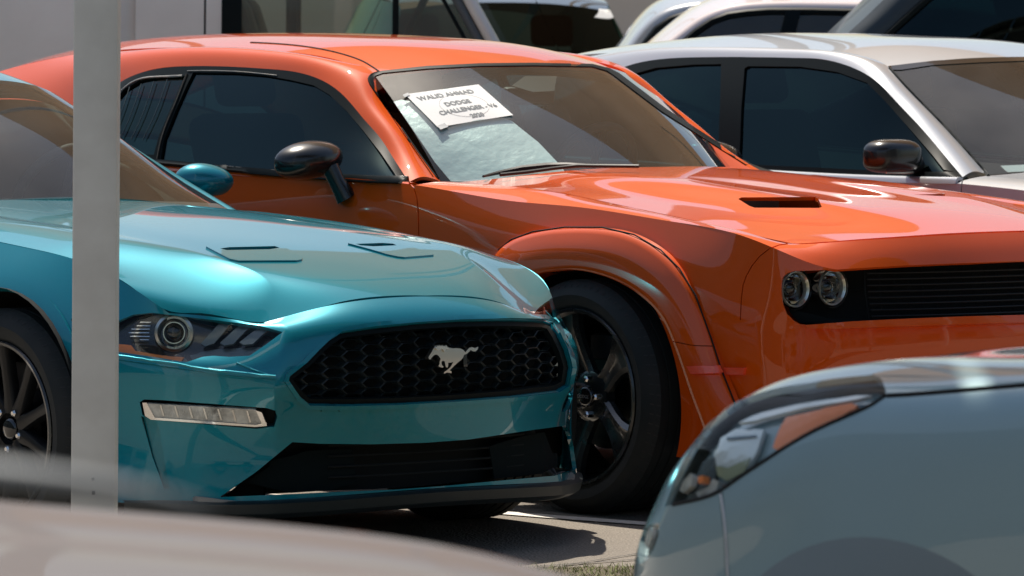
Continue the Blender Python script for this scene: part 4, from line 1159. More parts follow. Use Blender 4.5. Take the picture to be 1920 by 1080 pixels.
    # rear view mirror on the glass
    q, n = s.hit(1012, 155); bm = bmesh.new(); box(bm, -.02, .02, -.11, .11, -.03, .03, bev=.015); frombm('inner_mirror', bm, 'black_plastic', R, 40, loc=q - n * .05 - Vector((.04, 0, 0)))
    s.slab([(985,140),(1045,140),(1040,168),(1000,170),(960,158)], 'mirror_mount', 'interior_dark', R, h=.003, back=.008, step=10)
    # wiper
    bm = bmesh.new()
    P = [s.hit(x, y)[0] for x, y in ((902,341),(935,333),(975,326),(1020,322),(1060,320),(1110,321))]
    P = [p + Vector((.01, 0, .018)) for p in P]
    tube(bm, P, [.004, .007, .010, .012, .009, .005], 6); frombm('wiper_blade', bm, 'black_plastic', R, 50)
    bm = bmesh.new(); P2 = [s.hit(x, y)[0] + Vector((.02, 0, .02)) for x, y in ((930,339),(980,334),(1030,327),(1075,322),(1190,323))]
    tube(bm, P2, .006, 6); frombm('wiper_arm', bm, 'black_plastic', R, 50)
    # door mirror, near side and far side
    for sg in (-1, 1):
        p = c.at(575, 300, l=-1.0); p[1] = sg * 1.0
        bm = bmesh.new(); bmesh.ops.create_uvsphere(bm, u_segments=36, v_segments=22, radius=1)
        for v in bm.verts:
            x, y, z = v.co
            k = 1 - .25 * max(0, z) if y < 0 else 1
            x = x if x > 0 else x * .5
            v.co = Vector((x * .095, y * .130, (abs(z) ** .85) * (1 if z > 0 else -1) * .062 + .012 * y * (-sg)))
        if sg > 0: p = p + np.array([-.16, -.07, -.02])
        m_ = frombm('door_mirror', bm, 'mirror_black', R, 70, loc=p)
        a = c.at(622, 325, l=-.955); b = c.at(650, 372, l=-.915); a[1] *= -sg; b[1] *= -sg
        bm = bmesh.new(); A_ = Vector(a) - Vector(p) ; B_ = Vector(b) - Vector(p)
        if sg > 0: A_, B_ = Vector((.0, -.04, -.03)), Vector((.05, -.1, -.10))
        tube(bm, [A_ + Vector((-.01, 0, .02)), (A_ * .6 + B_ * .4), (A_ * .25 + B_ * .75), B_], [.030, .028, .033, .038], 10); frombm('mirror_arm', bm, 'mirror_black', m_, 50)
    # sheet of paper taped behind the windscreen
    pap = [(759,179),(897,160.5),(962,218),(821,241)]
    P3 = []
    for x, y in pap:
        q, n = s.hit(x, y); P3.append(q + n * .001)
    return s, R, P3, n
mat('halo', (.85, .86, .78), .15, metal=.6, coat=1.)
SD, RD, PAP, PAPN = challenger()
def paper_sheet():
    c = CD; W3 = [Vector(c.world(p)) for p in PAP]
    n = (W3[1] - W3[0]).cross(W3[3] - W3[0]).normalized()
    if n.z < 0: n = -n
    o_ = sum(W3, Vector()) / 4
    T = root('price_sheet', 'white printed paper sheet taped inside the windscreen of the orange coupe', 'paper sheet', o_)
    def B(u, v, up=0.):
        a = W3[0].lerp(W3[1], u); b = W3[3].lerp(W3[2], u); p = a.lerp(b, v)
        return p + n * (.004 + .006 * sin(u * 3.1) * sin(v * 3.) + up) - o_
    V = []; F = []; nu = 14
    for j in range(nu + 1):
        for i in range(nu + 1): V.append(B(i / nu, j / nu))
    for j in range(nu):
        for i in range(nu):
            k = j * (nu + 1) + i; F.append((k, k + 1, k + nu + 2, k + nu + 1))
    raw('sheet', V, F, 'paper', T, smooth=True)
    for txt, u, v, sz, m in (('WALID AHMAD', .47, .19, .17, 'ink'), ('DODGE', .50, .47, .155, 'ink'), ('CHALLENGER - V6', .55, .67, .15, 'ink'), ('2020', .58, .87, .14, 'ink')):
        cu = bpy.data.curves.new('t', 'FONT'); cu.body = txt; cu.size = sz; cu.align_x = 'CENTER'; cu.align_y = 'CENTER'; cu.offset = .004
        o = bpy.data.objects.new('t', cu); COL.objects.link(o)
        me = bpy.data.meshes.new_from_object(o.evaluated_get(bpy.context.evaluated_depsgraph_get())); bpy.data.objects.remove(o)
        for vv in me.vertices: vv.co = B(u + vv.co.x * .62, v - vv.co.y, .0012)
        me.materials.clear(); me.materials.append(MATS[m]); q = bpy.data.objects.new('lettering', me); COL.objects.link(q); q.parent = T
    bm = bmesh.new(); P = [B(.55 + .30 * cos(a), .55 + .33 * sin(a), .0008) for a in np.linspace(0, 2 * pi, 40)[:-1]]
    tube(bm, P, .0004, 4, closed=True); frombm('printed_emblem', bm, 'ink_pale', T)
    for (u0, v0, u1, v1) in ((-.04, .02, .05, .05), (.0, .97, .12, 1.04)):
        raw('tape_strip', [B(u0, v0, .002), B(u1, v0 - .04, .002), B(u1, v1, .002), B(u0, v1 + .04, .002)], [(0, 1, 2, 3)], 'tape', T)
mat('tape', (.55, .56, .54), .2, coat=1.)
paper_sheet()
# ------------------------------------------------------------------ silver sedan behind the orange coupe
CS = Car(2.759, 19.874, 41)
def sedan():
    c = CS
    R = root('silver_sedan', 'silver saloon with dark tinted windows and black mirror parked behind the orange coupe', 'car', c.o, c.rz)
    s = Surf(c)
    at = lambda px, py, l: (lambda p: (p[0], abs(p[1]), p[2]))(c.at(px, py, l=-l))
    inn = [at(1852,328,.66), at(1800,268,.645), at(1750,213,.63), at(1705,165,.615), at(1665,125,.60), (-1.62,.60,1.385),(-2.0,.60,1.402),(-2.5,.60,1.402),(-3.0,.58,1.375),(-3.5,.56,1.30),(-3.9,.54,1.18)]
    out = [at(1805,332,.80), at(1768,288,.775), at(1720,232,.75), at(1680,190,.735), at(1640,150,.72), at(1580,120,.70), at(1490,108.5,.69), at(1330,107,.69), at(1175,124,.70), at(1105,160,.73),(-3.7,.78,1.02)]
    inn = inn[:len(out)]
    mid = []
    for k, (a, b) in enumerate(zip(inn, out)):
        a = np.array(a); b = np.array(b); o = np.array([.2, .55, .8]) if k < 4 else np.array([.05, .6, .8]); mid.append(tuple(a * .5 + b * .5 + o / np.linalg.norm(o) * .020))
    s.patch([[i, m, o] for i, m, o in zip(inn, mid, out)], 'pillar', twin=True)
    WB = [(-.62,0,1.03),(-.72,.35,1.01),inn[0]]; WT = [(-1.35,0,1.385),(-1.40,.3,1.378),inn[4]]
    s.patch([WB, [(-.98,0,1.22),(-1.05,.33,1.20),tuple((np.array(inn[2])))], WT], 'windshield')
    s.patch([WT,[(-1.6,0,1.428),(-1.6,.3,1.42),inn[5]],[(-2,0,1.452),(-2,.3,1.445),inn[6]],[(-2.5,0,1.458),(-2.5,.3,1.45),inn[7]],[(-3,0,1.43),(-3,.3,1.42),inn[8]],[(-3.5,0,1.36),(-3.5,.3,1.35),inn[9]],[(-3.9,0,1.24),(-3.9,.3,1.23),(-3.7,.70,1.1)]], 'roof')
    belt = [(-.84,.86,.973),(-1.0,.86,.970),(-1.2,.86,.968),(-1.4,.86,.967),(-1.6,.86,.968),(-1.8,.86,.970),(-2.1,.86,.975),(-2.5,.865,.985),(-2.9,.87,.99),(-3.2,.87,1.0),(-3.7,.85,1.01)]
    s.patch([out, [tuple(np.array(a)*.5+np.array(b)*.5+np.array([0,.016,0])) for a,b in zip(belt,out)], belt], 'sideglass', twin=True)
    K0 = [(.98,0,.84),(.96,.3,.835),(.90,.55,.82),(.80,.72,.82),(.65,.82,.85),(.3,.875,.89),(0,.89,.91),(-.4,.90,.935),(-.84,.895,.955),(-1.6,.90,.950),(-2.5,.905,.965),(-3.2,.91,.985),(-3.7,.89,.99),(-4.1,.78,.97)]
    def lower(dl, z, df=.03): return [(p[0] + (df if p[0] > .6 else 0), p[1] + dl * (p[1] / .9), z) for p in K0]
    s.patch([K0, lower(.03, .72), lower(.04, .5), lower(.0, .22)], 'body', du=.03)
    s.patch([[(b[0], .86, b[2]) for b in belt], [(b[0], .888, b[2] + .002) for b in belt], [(b[0], .90, b[2] - .020) for b in belt]], 'shoulder', twin=True)
    H0 = [(.93,0,.87),(.91,.3,.865),(.85,.55,.86),(.76,.70,.865),(.6,.775,.875),(.3,.79,.91),(0,.79,.94),(-.4,.79,.965),(-.80,.79,.98)]
    s.patch([[(-.62,0,1.03),(-.66,.3,1.02),(-.72,.5,1.005),(-.76,.66,.99),H0[8]],[(-.35,0,1.01),(-.36,.3,1.0),(-.38,.5,.99),(-.4,.66,.975),H0[7]],[(0,0,.98),(0,.3,.975),(0,.5,.965),(0,.66,.95),H0[6]],[(.35,0,.95),(.34,.3,.945),(.33,.5,.935),(.31,.66,.92),H0[5]],[(.7,0,.915),(.69,.3,.91),(.65,.5,.9),(.62,.66,.885),H0[4]],[H0[0],H0[1],H0[2],H0[3],(.68,.745,.868)]], 'hood', du=.03)
    s.patch([H0, [tuple(np.array(a)*.5+np.array(b)*.5+np.array([0,0,.004])) for a,b in zip(H0,K0[:9])], K0[:9]], 'strip')
    s.start()
    s.both([(1403,124),(1500,125),(1570,135),(1625,155),(1660,190),(1700,235),(1748,290),(1770,318),(1790,322),(1690,322),(1402,308),(1386,300),(1390,200),(1396,128)], 'window', 'sideglass')
    s.both([(1352,120),(1300,121),(1230,127),(1175,142),(1150,158),(1120,190),(1140,290),(1345,306),(1350,200)], 'rear_window', 'sideglass')
    s.seam([(1805,332),(1803,350),(1801,390),(1800,450)], 2.0, src=['body', 'strip', 'shoulder'])
    for k in ('l', 'L'):
        sg = -1 if k == 'l' else 1
        for x in (0, -3.05):
            s.knife([(x + .40 * cos(a), .355 + .40 * sin(a)) for a in np.linspace(-.6, pi + .6, 40)], 'gap', k, 'body', cond=lambda q, sg=sg: q.y * sg > .5)
    s.emit('body', 'body_shell', 'silver', R); s.emit('strip', 'fender_top', 'silver', R); s.emit('hood', 'hood', 'silver', R); s.emit('roof', 'roof', 'silver', R); s.emit('shoulder', 'belt_panel', 'silver', R)
    s.emit('windshield', 'windscreen', 'screen_glass', R, rim=False)
    for sd in (-1, 1):
        s.emit('pillar', 'windscreen_pillar', 'silver', R, side=sd); s.emit('sideglass', 'window_trim', 'black_trim', R, side=sd, thick=.02)
        s.emit('window', 'side_window', 'tint_glass', R, side=sd, push=-.008, rim=False); s.emit('rear_window', 'rear_side_window', 'tint_glass', R, side=sd, push=-.008, rim=False)
        for x in (0, -3.05):
            wheel_well(R, x, .355, .41, sd * .92, sd * .5)
            wheel(R, x, sd * .80, .355, sd, R=.355, w=.24, rim=.25, style='wide', full=(x == 0))
    s.slab([(1665,125),(1750,115),(1840,110),(1920,108),(1990,108),(1990,114),(1920,115),(1840,118),(1750,123),(1690,132),(1674,132)], 'screen_frit', 'gloss_black', R, h=.002, back=-.001, step=12)
    s.line3([(1668,129),(1703,168),(1752,218),(1803,273),(1853,330)], 'screen_seal', 'black_trim', R, r=.006, push=.001, n=30)
    # sticker on the lower glass
    st = s.slab([(1876,309),(1920,307),(1960,305),(1960,318),(1890,321),(1884,317)], 'windscreen_sticker', 'paper', R, h=.002, back=.006, step=10)
    boxes('underbody', [(-3.9,.7,-.78,.78,.22,.26)], 'liner', R); boxes('cabin_floor', [(-3.3,-.8,-.75,.75,.3,.6)], 'interior_dark', R)
    frombm('dashboard', (lambda bm: box(bm, -1.25, -.80, -.70, .70, .70, .95, bev=.05))(bmesh.new()), 'interior_tan', R, 40)
    steering(R, -1.45, .38, .97); seat(R, -1.95, .38, .62, 'interior_tan'); seat(R, -1.95, -.38, .62, 'interior_tan')
    for sg in (-1, 1):
        p = c.at(1670, 294, l=-1.0); p[1] = sg * 1.0
        bm = bmesh.new(); bmesh.ops.create_uvsphere(bm, u_segments=36, v_segments=24, radius=1)
        def sq(v, e): return abs(v) ** e * (1 if v > 0 else -1)
        for v in bm.verts:
            x, y, z = v.co; v.co = Vector((sq(x, .8) * (.075 if x > 0 else .05), sq(y, .62) * .118, sq(z, .6) * .056 + (.006 if z > 0 else 0) * (1 - y * y)))
        m_ = frombm('door_mirror', bm, 'mirror_black', R, 70, loc=p)
        bm = bmesh.new(); tube(bm, [(-.01, -sg * .08, -.03), (-.03, -sg * .155, -.028)], [.03, .036], 8); frombm('mirror_arm', bm, 'black_plastic', m_, 50)
        bm = bmesh.new(); tube(bm, [(.05, .07 * sg, -.053), (.066, .0, -.054), (.05, -.06 * sg, -.053)], .004, 6); frombm('mirror_trim', bm, 'satin_metal', m_, 50)
sedan()
# ------------------------------------------------------------------ grey car in the near right corner
CG = Car(1.098, 10.948, -122)
def greycar():
    c = CG
    R = root('grey_car', 'blue grey car in the near right corner with a wraparound headlight and orange reflector', 'car', c.o, c.rz)
    s = Surf(c)
    A = [(.70,0,.745),(.675,.25,.745),(.605,.43,.75),(.52,.57,.775),(.43,.655,.825),(.355,.69,.860),(.215,.71,.896),(.10,.725,.913),(-.13,.775,.925),(-.5,.79,.955),(-1.4,.8,1.0)]
    A2 = [(.745,0,.70),(.72,.25,.70),(.645,.445,.705),(.555,.60,.72),(.455,.71,.76),(.375,.755,.80),(.235,.785,.845),(.11,.805,.885),(-.13,.825,.905),(-.5,.835,.935),(-1.4,.84,.97)]
    B = [(.79,0,.64),(.76,.25,.64),(.68,.45,.645),(.585,.61,.65),(.475,.735,.665),(.385,.79,.69),(.25,.83,.75),(.1,.845,.82),(-.13,.855,.86),(-.5,.86,.89),(-1.4,.865,.92)]
    Cc = [(.82,0,.55),(.79,.25,.55),(.72,.45,.55),(.628,.61,.55),(.51,.735,.56),(.40,.80,.57),(.27,.845,.60),(.1,.87,.66),(-.13,.88,.70),(-.5,.88,.74),(-1.4,.885,.74)]
    D = [(.83,0,.42),(.80,.25,.42),(.73,.45,.42),(.64,.60,.42),(.52,.73,.43),(.41,.80,.43),(.28,.85,.45),(.1,.88,.5),(-.13,.885,.55),(-.5,.885,.55),(-1.4,.89,.5)]
    E_ = [(.78,0,.2),(.75,.25,.2),(.69,.45,.2),(.60,.60,.2),(.49,.72,.2),(.39,.78,.2),(.27,.82,.2),(.1,.85,.2),(-.13,.86,.2),(-.5,.86,.2),(-1.4,.86,.2)]
    ext = lambda r, l, z: r + [(-2.4, l, z), (-3.2, l * .96, z), (-3.55, l * .8, z)]
    s.patch([ext(A, .80, 1.02), ext(A2, .85, .99), ext(B, .87, .94), ext(Cc, .89, .74), ext(D, .89, .5), ext(E_, .86, .2)], 'body', du=.022)
    cr = lambda p, q, k: tuple(np.array(p) + (np.array(q) - np.array(p)) * k)
    rows = []
    for k in range(4, 11):
        a = A[k]; z0 = a[2] + .012
        rows.append([(a[0] + .06, 0, z0 + .004), (a[0] + .05, a[1] * .35, z0 + .004), (a[0] + .03, a[1] * .62, z0 + .008), (a[0] + .012, a[1] * .85, z0 + .006), a])
    s.patch([[(.70,0,.745),(.69,.15,.745),(.675,.25,.745),(.605,.43,.75),(.52,.57,.775)]] + rows, 'hood', du=.022)
    # cabin
    WB = [(-.85,0,1.02),(-.95,.35,1.01),(-1.1,.70,1.0)]; WT = [(-1.65,0,1.40),(-1.68,.3,1.39),(-1.75,.58,1.35)]
    s.patch([WB, [(-1.25,0,1.23),(-1.3,.33,1.22),(-1.42,.65,1.19)], WT], 'windshield')
    s.patch([WT, [(-2.2,0,1.45),(-2.2,.3,1.44),(-2.2,.6,1.39)], [(-2.9,0,1.40),(-2.9,.3,1.39),(-2.9,.58,1.33)], [(-3.5,0,1.05),(-3.5,.4,1.04),(-3.5,.7,1.02)]], 'roof')
    s.patch([[(-1.1,.70,1.0),(-1.75,.58,1.35),(-2.2,.6,1.39),(-2.9,.58,1.33),(-3.5,.7,1.02)], [(-1.1,.80,1.0),(-1.75,.8,1.0),(-2.2,.80,1.01),(-2.9,.80,1.02),(-3.5,.77,1.02)]], 'sideglass', twin=True)
    s.start()
    s.bvh_side = 1
    hl = [(1246,950),(1254,928),(1268,895),(1290,850),(1318,802),(1345,772),(1385,750),(1450,732),(1530,716),(1600,706),(1638,702),(1652,710),(1660,728),(1661,741),(1650,749),(1600,775),(1540,801),(1500,822),(1430,866),(1375,903),(1345,923),(1300,938),(1270,944)]
    s.knife(hl, 'headlight', 'cam', ['body', 'hood'])
    s.seam([(1661,742),(1700,740),(1790,733),(1920,722),(2060,713)], 9., src=['body', 'hood'], both=False)
    s.knife([(1348,925),(1355,923),(1359,960),(1364,1010),(1368,1090),(1361,1090),(1357,1010),(1352,960)], 'gap', 'cam', 'body')
    s.knife([(.38 * cos(a) - .02, .275 + .365 * sin(a)) for a in np.linspace(-.5, pi + .5, 40)], 'arch', 'L', 'body', cond=lambda q: q.y > .4)
    s.knife([(.33 * cos(a) - .02, .255 + .305 * sin(a)) for a in np.linspace(-.5, pi + .5, 40)], 'gap', 'L', 'arch', cond=lambda q: q.y > .4)
    s.knife([(.38 * cos(a) - .02, .275 + .365 * sin(a)) for a in np.linspace(-.5, pi + .5, 40)], 'arch', 'l', 'body', cond=lambda q: q.y < -.4)
    s.knife([(.33 * cos(a) - .02, .255 + .305 * sin(a)) for a in np.linspace(-.5, pi + .5, 40)], 'gap', 'l', 'arch', cond=lambda q: q.y < -.4)
    fogp = [(1196,1040),(1200,1010),(1208,990),(1222,982),(1236,982),(1234,1005),(1226,1030),(1212,1050),(1200,1056)]
    s.knife(fogp, 'fog', 'cam', 'body')
    s.emit('body', 'body_shell', 'grey_paint', R); s.emit('hood', 'hood', 'grey_paint', R); s.emit('roof', 'roof', 'grey_paint', R)
    s.emit('windshield', 'windscreen', 'screen_glass', R, rim=False)
    for sd in (-1, 1): s.emit('sideglass', 'side_window', 'tint_glass', R, side=sd, rim=False)
    for sd in (-1, 1): s.emit('arch', 'arch_shade_ring', 'arch_shade_grey', R, side=sd, rim=False)  # shading of the arch recess painted as a flush darker ring
    h = s.emit('headlight', 'headlight', 'lamp_teal', R, push=-.034, thick=.0)
    s.emit('headlight', 'lens_cover', 'lens_clear', h, push=.001, rim=False)
    s.slab([(1466,775),(1530,760),(1590,749),(1601,754),(1595,761),(1560,782),(1521,806),(1480,826),(1447,840),(1440,835),(1446,815),(1455,794)], 'amber_reflector', 'amber', h, h=.012, back=.024, step=8)
    s.slab([(1417,794),(1390,793),(1364,791),(1334,809),(1322,847),(1328,886),(1346,898),(1381,880),(1402,841)], 'reflector_bowl', 'lamp_pale', h, h=.008, back=.030, step=9)
    s.slab([(1264,916),(1272,898),(1286,884),(1290,892),(1286,908),(1272,922)], 'chrome_fin', 'lamp_white', h, h=.01, back=.02, step=6)
    s.slab([(1296,922),(1318,912),(1328,896),(1339,901),(1334,917),(1312,928),(1300,930)], 'chrome_fin', 'lamp_white', h, h=.01, back=.02, step=6)
    s.slab([(1295,858),(1312,845),(1322,880),(1318,905),(1298,915),(1288,930),(1262,936),(1275,905)], 'inner_reflector', 'lamp_grey', h, h=.006, back=.03, step=8)
    s.slab([(1303,893),(1312,890),(1313,903),(1304,905)], 'indicator_bulb', 'amber', h, h=.014, back=.02, step=8)
    s.slab([(1326,868),(1350,872),(1392,852),(1381,880),(1346,898),(1330,888)], 'bowl_reflection', 'reflection_olive', h, h=.011, back=.030, step=8)  # green reflection in the bowl, painted as an olive patch
    s.slab([(1346,812),(1404,806),(1404,810),(1348,817)], 'bowl_shadow', 'lamp_grey', h, h=.011, back=.030, step=8)  # shadow line across the bowl, painted as a grey strip
    s.slab([(1372,778),(1410,760),(1500,738),(1600,722),(1630,722),(1600,730),(1500,748),(1415,772)], 'lamp_roof', 'lamp_pale', h, h=.006, back=.026, step=9)
    s.emit('fog', 'fog_lamp_recess', 'gloss_black', R, push=-.012, rim=False)
    s.slab([(1211,1022),(1214,1000),(1221,988),(1226,990),(1223,1010),(1217,1028)], 'fog_lamp', 'lamp_white', R, h=.008, back=.006, step=8)
    s.line3([(1661,741),(1650,749),(1600,775),(1540,801),(1500,822),(1430,866),(1375,903),(1345,923),(1300,938),(1262,946)], 'lamp_seal', 'seam', R, r=.0042, push=-.001, n=40)
    s.line3([(1664,741),(1700,739),(1790,732),(1920,721),(2040,713)], 'hood_gap', 'seam', R, r=.0038, push=-.001, n=24)
    s.line3([(1351,926),(1356,958),(1361,1010),(1365,1090)], 'seam_highlight', 'highlight_white', R, r=.0022, push=.0, n=20)  # highlight along the bumper seam, painted as a thin white bead
    for x in (-.02, -2.55):
        for sg in (1, -1):
            wheel_well(R, x, .28, .27, sg * .84, sg * .5); wheel(R, x, sg * .775, .31, sg, R=.31, w=.2, rim=.20, full=False)
    boxes('underbody', [(-3.3,.5,-.7,.7,.2,.24)], 'liner', R); boxes('cabin_floor', [(-3.0,-1.0,-.7,.7,.3,.6)], 'interior_dark', R)
mat('lamp_teal', (.20, .30, .31), .25, coat=1.); mat('lamp_pale', (.7, .74, .70), .3, metal=.3, coat=1.); mat('highlight_white', (.8, .8, .78), .3, coat=1.)
greycar()
# ------------------------------------------------------------------ out of focus car and unidentified shape close to the camera
def P0(px, py, Y):
    d = RC @ np.array([(px - 960) / FPX, -(py - 540) / FPX, -1.]); return CAM + d * (Y / d[1])
def nearcar():
    T = root('pale_car', 'blurred pale beige car with flat hood filling the bottom left corner', 'car', (0, 5.0, 0))
    off = np.array([0, 5.0, 0])
    edge = [(-1400,900),(-700,915),(-200,942),(0,960),(150,973),(300,985),(600,1012),(850,1047),(1000,1082),(1200,1150),(1500,1350)]
    e0 = np.array([P0(x, y, 5.95) - off for x, y in edge])
    rows = [e0 + np.array([0, .03, -.06]), e0 + np.array([0, .012, -.012]), e0, e0 + np.array([0, -.12, .010]), e0 + np.array([0, -.5, .022]), e0 + np.array([0, -1.0, .02]), e0 + np.array([0, -1.5, -.005]), e0 + np.array([0, -1.62, -.10])]
    Pp, ir, ic = gridsurf(np.array(rows), .03); nu, nv = Pp.shape[:2]
    raw('hood', Pp.reshape(-1, 3), [(i * nv + j, i * nv + j + 1, (i + 1) * nv + j + 1, (i + 1) * nv + j) for i in range(nu - 1) for j in range(nv - 1)], 'beige_paint', T, smooth=True)
    boxes('body_shell', [(-2.6, .35, -.78, .93, .25, .93)], 'beige_paint', T, .10)
    boxes('underbody', [(-2.4, .2, -.7, .85, .18, .25)], 'liner', T)
    for x in (-2.0, -.25):
        for sg in (-1, 1): wheel(T, x, sg * .78 + .08, .32, sg, R=.32, w=.2, rim=.21, full=False)
    bm = bmesh.new(); box(bm, -2.5, -1.0, -.62, .78, 1.0, 1.45, bev=.12); frombm('cabin', bm, 'tint_glass', T, 50)
nearcar()
def rail():  # unidentified pale object, shaped as a tapering bar on an added post
    e1 = [(-700,800),(-200,838),(0,862),(120,878),(250,902),(340,926),(400,950)]
    e2 = [(-700,890),(-200,908),(0,920),(120,926),(250,936),(340,946),(400,955)]
    T = root('blurred_shape', 'blurred pale grey unidentified shape close to the camera at the left edge', 'rail', (-.4, 2.7, 0)); off = np.array([-.4, 2.7, 0])
    a = curve(e1, 30); b = curve(e2, 30); n_ = min(len(a), len(b)); bm = bmesh.new(); rings = []
    for p, q in zip(a[:n_], b[:n_]):
        A_ = P0(*p, 2.7) - off; B_ = P0(*q, 2.7) - off; c_ = (A_ + B_) / 2; r = np.linalg.norm(A_ - B_) / 2
        rings.append([bm.verts.new(c_ + np.array([0, 1, 0]) * r * 1.6 * cos(t) + np.array([0, 0, 1]) * r * sin(t)) for t in np.linspace(0, 2 * pi, 17)[:-1]])
    for A_, B_ in zip(rings[:-1], rings[1:]):
        for j in range(16): bm.faces.new([A_[j], A_[(j + 1) % 16], B_[(j + 1) % 16], B_[j]])
    bm.faces.new(rings[0]); bm.faces.new(rings[-1][::-1]); bmesh.ops.recalc_face_normals(bm, faces=bm.faces)
    frombm('blurred_bar', bm, 'blurred_grey', T, 60)
    boxes('added_post', [(-.02, .02, -.02, .02, 0, 1.365)], 'blurred_grey', T).location = (.4 - .415, 0, 0)
    T.children[-1].location = (-.30, 0, 0)
mat('blurred_grey', (.12, .135, .145), .45, metal=.2)
rail()
# ------------------------------------------------------------------ vehicles in the row behind
def side_car(name, label, car, rail, win, paintm, wheels=(-.1, -2.7), glass='tint_glass', roofh=.05, bpil=(), lrail=.62, lwin=.70, hood=True, sticker=None, belt=.98):
    """vehicle seen from its left side: rail = outline of roof edge, win = top outline of the window opening, both pixel lines at the near side"""
    c = car; R = root(name, label, 'car', c.o, c.rz); s = Surf(c)
    ra = [tuple(c.at(x, y, l=lrail)) for x, y in rail]; wi = [tuple(c.at(x, y, l=lwin)) for x, y in win]
    md = [tuple(np.array(a) * .5 + np.array(b) * .5 + np.array([0, .02, .014])) for a, b in zip(ra, wi)]
    s.patch([ra, md, wi], 'rail', twin=True)
    s.patch([[(r[0], 0, r[2] + roofh) for r in ra], [(r[0], lrail * .6, r[2] + roofh * .7) for r in ra], ra], 'roof')
    be = [(w[0], .84, min(belt, w[2] - .01)) for w in wi]
    s.patch([wi, [tuple(np.array(a) * .5 + np.array(b) * .5 + np.array([0, .012, 0])) for a, b in zip(wi, be)], be], 'glass', twin=True)
    f0, f1 = ra[0][0] + 1.05, ra[-1][0] - .35
    fs = np.linspace(f0, f1, 9); g = lambda z, l: [(f, l * (1 - .22 * (abs(2 * i / 8 - 1)) ** 6), z) for i, f in enumerate(fs)]
    s.patch([g(belt, .84), g(belt - .05, .88), g(.6, .90), g(.25, .86)], 'body', twin=True)
    s.patch([[(f, 0, belt + .02) for f in fs], g(belt + .01, .5), g(belt, .84)], 'deck')
    s.start()
    s.emit('roof', 'roof', paintm, R, rim=False)
    for sd in (-1, 1): s.emit('rail', 'roof_rail', paintm, R, side=sd, rim=False); s.emit('body', 'side_panel', paintm, R, side=sd, rim=False); s.emit('glass', 'side_window', glass, R, side=sd, rim=False)
    s.emit('deck', 'hood_deck', paintm, R, rim=False)
    for f in bpil:
        pass
    for (x0, y0, x1, y1, w_) in bpil:
        p = c.at(x0, y0, l=lwin + .015); q = c.at(x1, y1, l=lwin + .06); bm = bmesh.new()
        box(bm, -w_, w_, -.02, .01, 0, 1); 
        for v in bm.verts: k = v.co.z; v.co = Vector((v.co.x + p[0] * (1 - k) + q[0] * k, v.co.y + p[1] * (1 - k) + q[1] * k, p[2] * (1 - k) + q[2] * k))
        frombm('door_pillar', bm, 'black_trim', R)
    bm = bmesh.new(); tube(bm, [Vector(w) + Vector((0, .004, -.006)) for w in wi], .018, 6); frombm('window_seal', bm, 'black_trim', R, 50)
    boxes('cabin_floor', [(f1 + .4, f0 - 1.2, -.7, .7, .3, .55)], 'interior_dark', R)
    boxes('end_panel', [(f0 - .04, f0 + .0, -.62, .62, .3, belt)], paintm, R); boxes('end_panel', [(f1, f1 + .04, -.62, .62, .3, belt)], paintm, R)
    for i in range(2):
        for l in (-.36, .36): seat(R, ra[0][0] - 1.25 - i * .85, l, .68)
    steering(R, ra[0][0] - .75, .36, 1.0)
    for f in (f0 - .85, f1 + .75):
        for sg in (-1, 1): wheel(R, f, sg * .78, .33, sg, R=.33, w=.21, rim=.22, full=False)
    return R, s
CW = Car(5.2, 27.0, -90)
RW, SW = side_car('white_hatchback', 'white car with clear side windows just above the silver saloon roof', Car(1.55, 26.9, -90),
    [(1205,118),(1240,85),(1270,60),(1300,38),(1335,20),(1380,8),(1440,3),(1520,2),(1600,3),(1700,6),(1800,12),(1900,30),(1960,70)],
    [(1262,105),(1276,83),(1305,58),(1335,38),(1365,27),(1400,22),(1440,19),(1520,19),(1600,21),(1690,26),(1780,34),(1870,56),(1920,84)], 'white_paint', glass='clear_side', bpil=((1488,18,1474,75,.035),))
boxes('price_card', [(RW.location.x * 0 - 1.92, -1.72, -.74, -.72, 1.38, 1.50)], 'paper', RW)
RS_, SS_ = side_car('silver_hatchback', 'silver car with curved roof edge between the dark windscreen and the white car', Car(1.05, 28.9, -90),
    [(1120,150),(1168,96),(1185,72),(1205,48),(1230,26),(1262,12),(1310,4),(1380,-1),(1460,-4),(1560,-5),(1660,0),(1740,20)],
    [(1160,160),(1198,98),(1213,76),(1232,52),(1258,34),(1290,24),(1330,18),(1385,13),(1460,11),(1550,11),(1640,16),(1710,34)], 'silver')
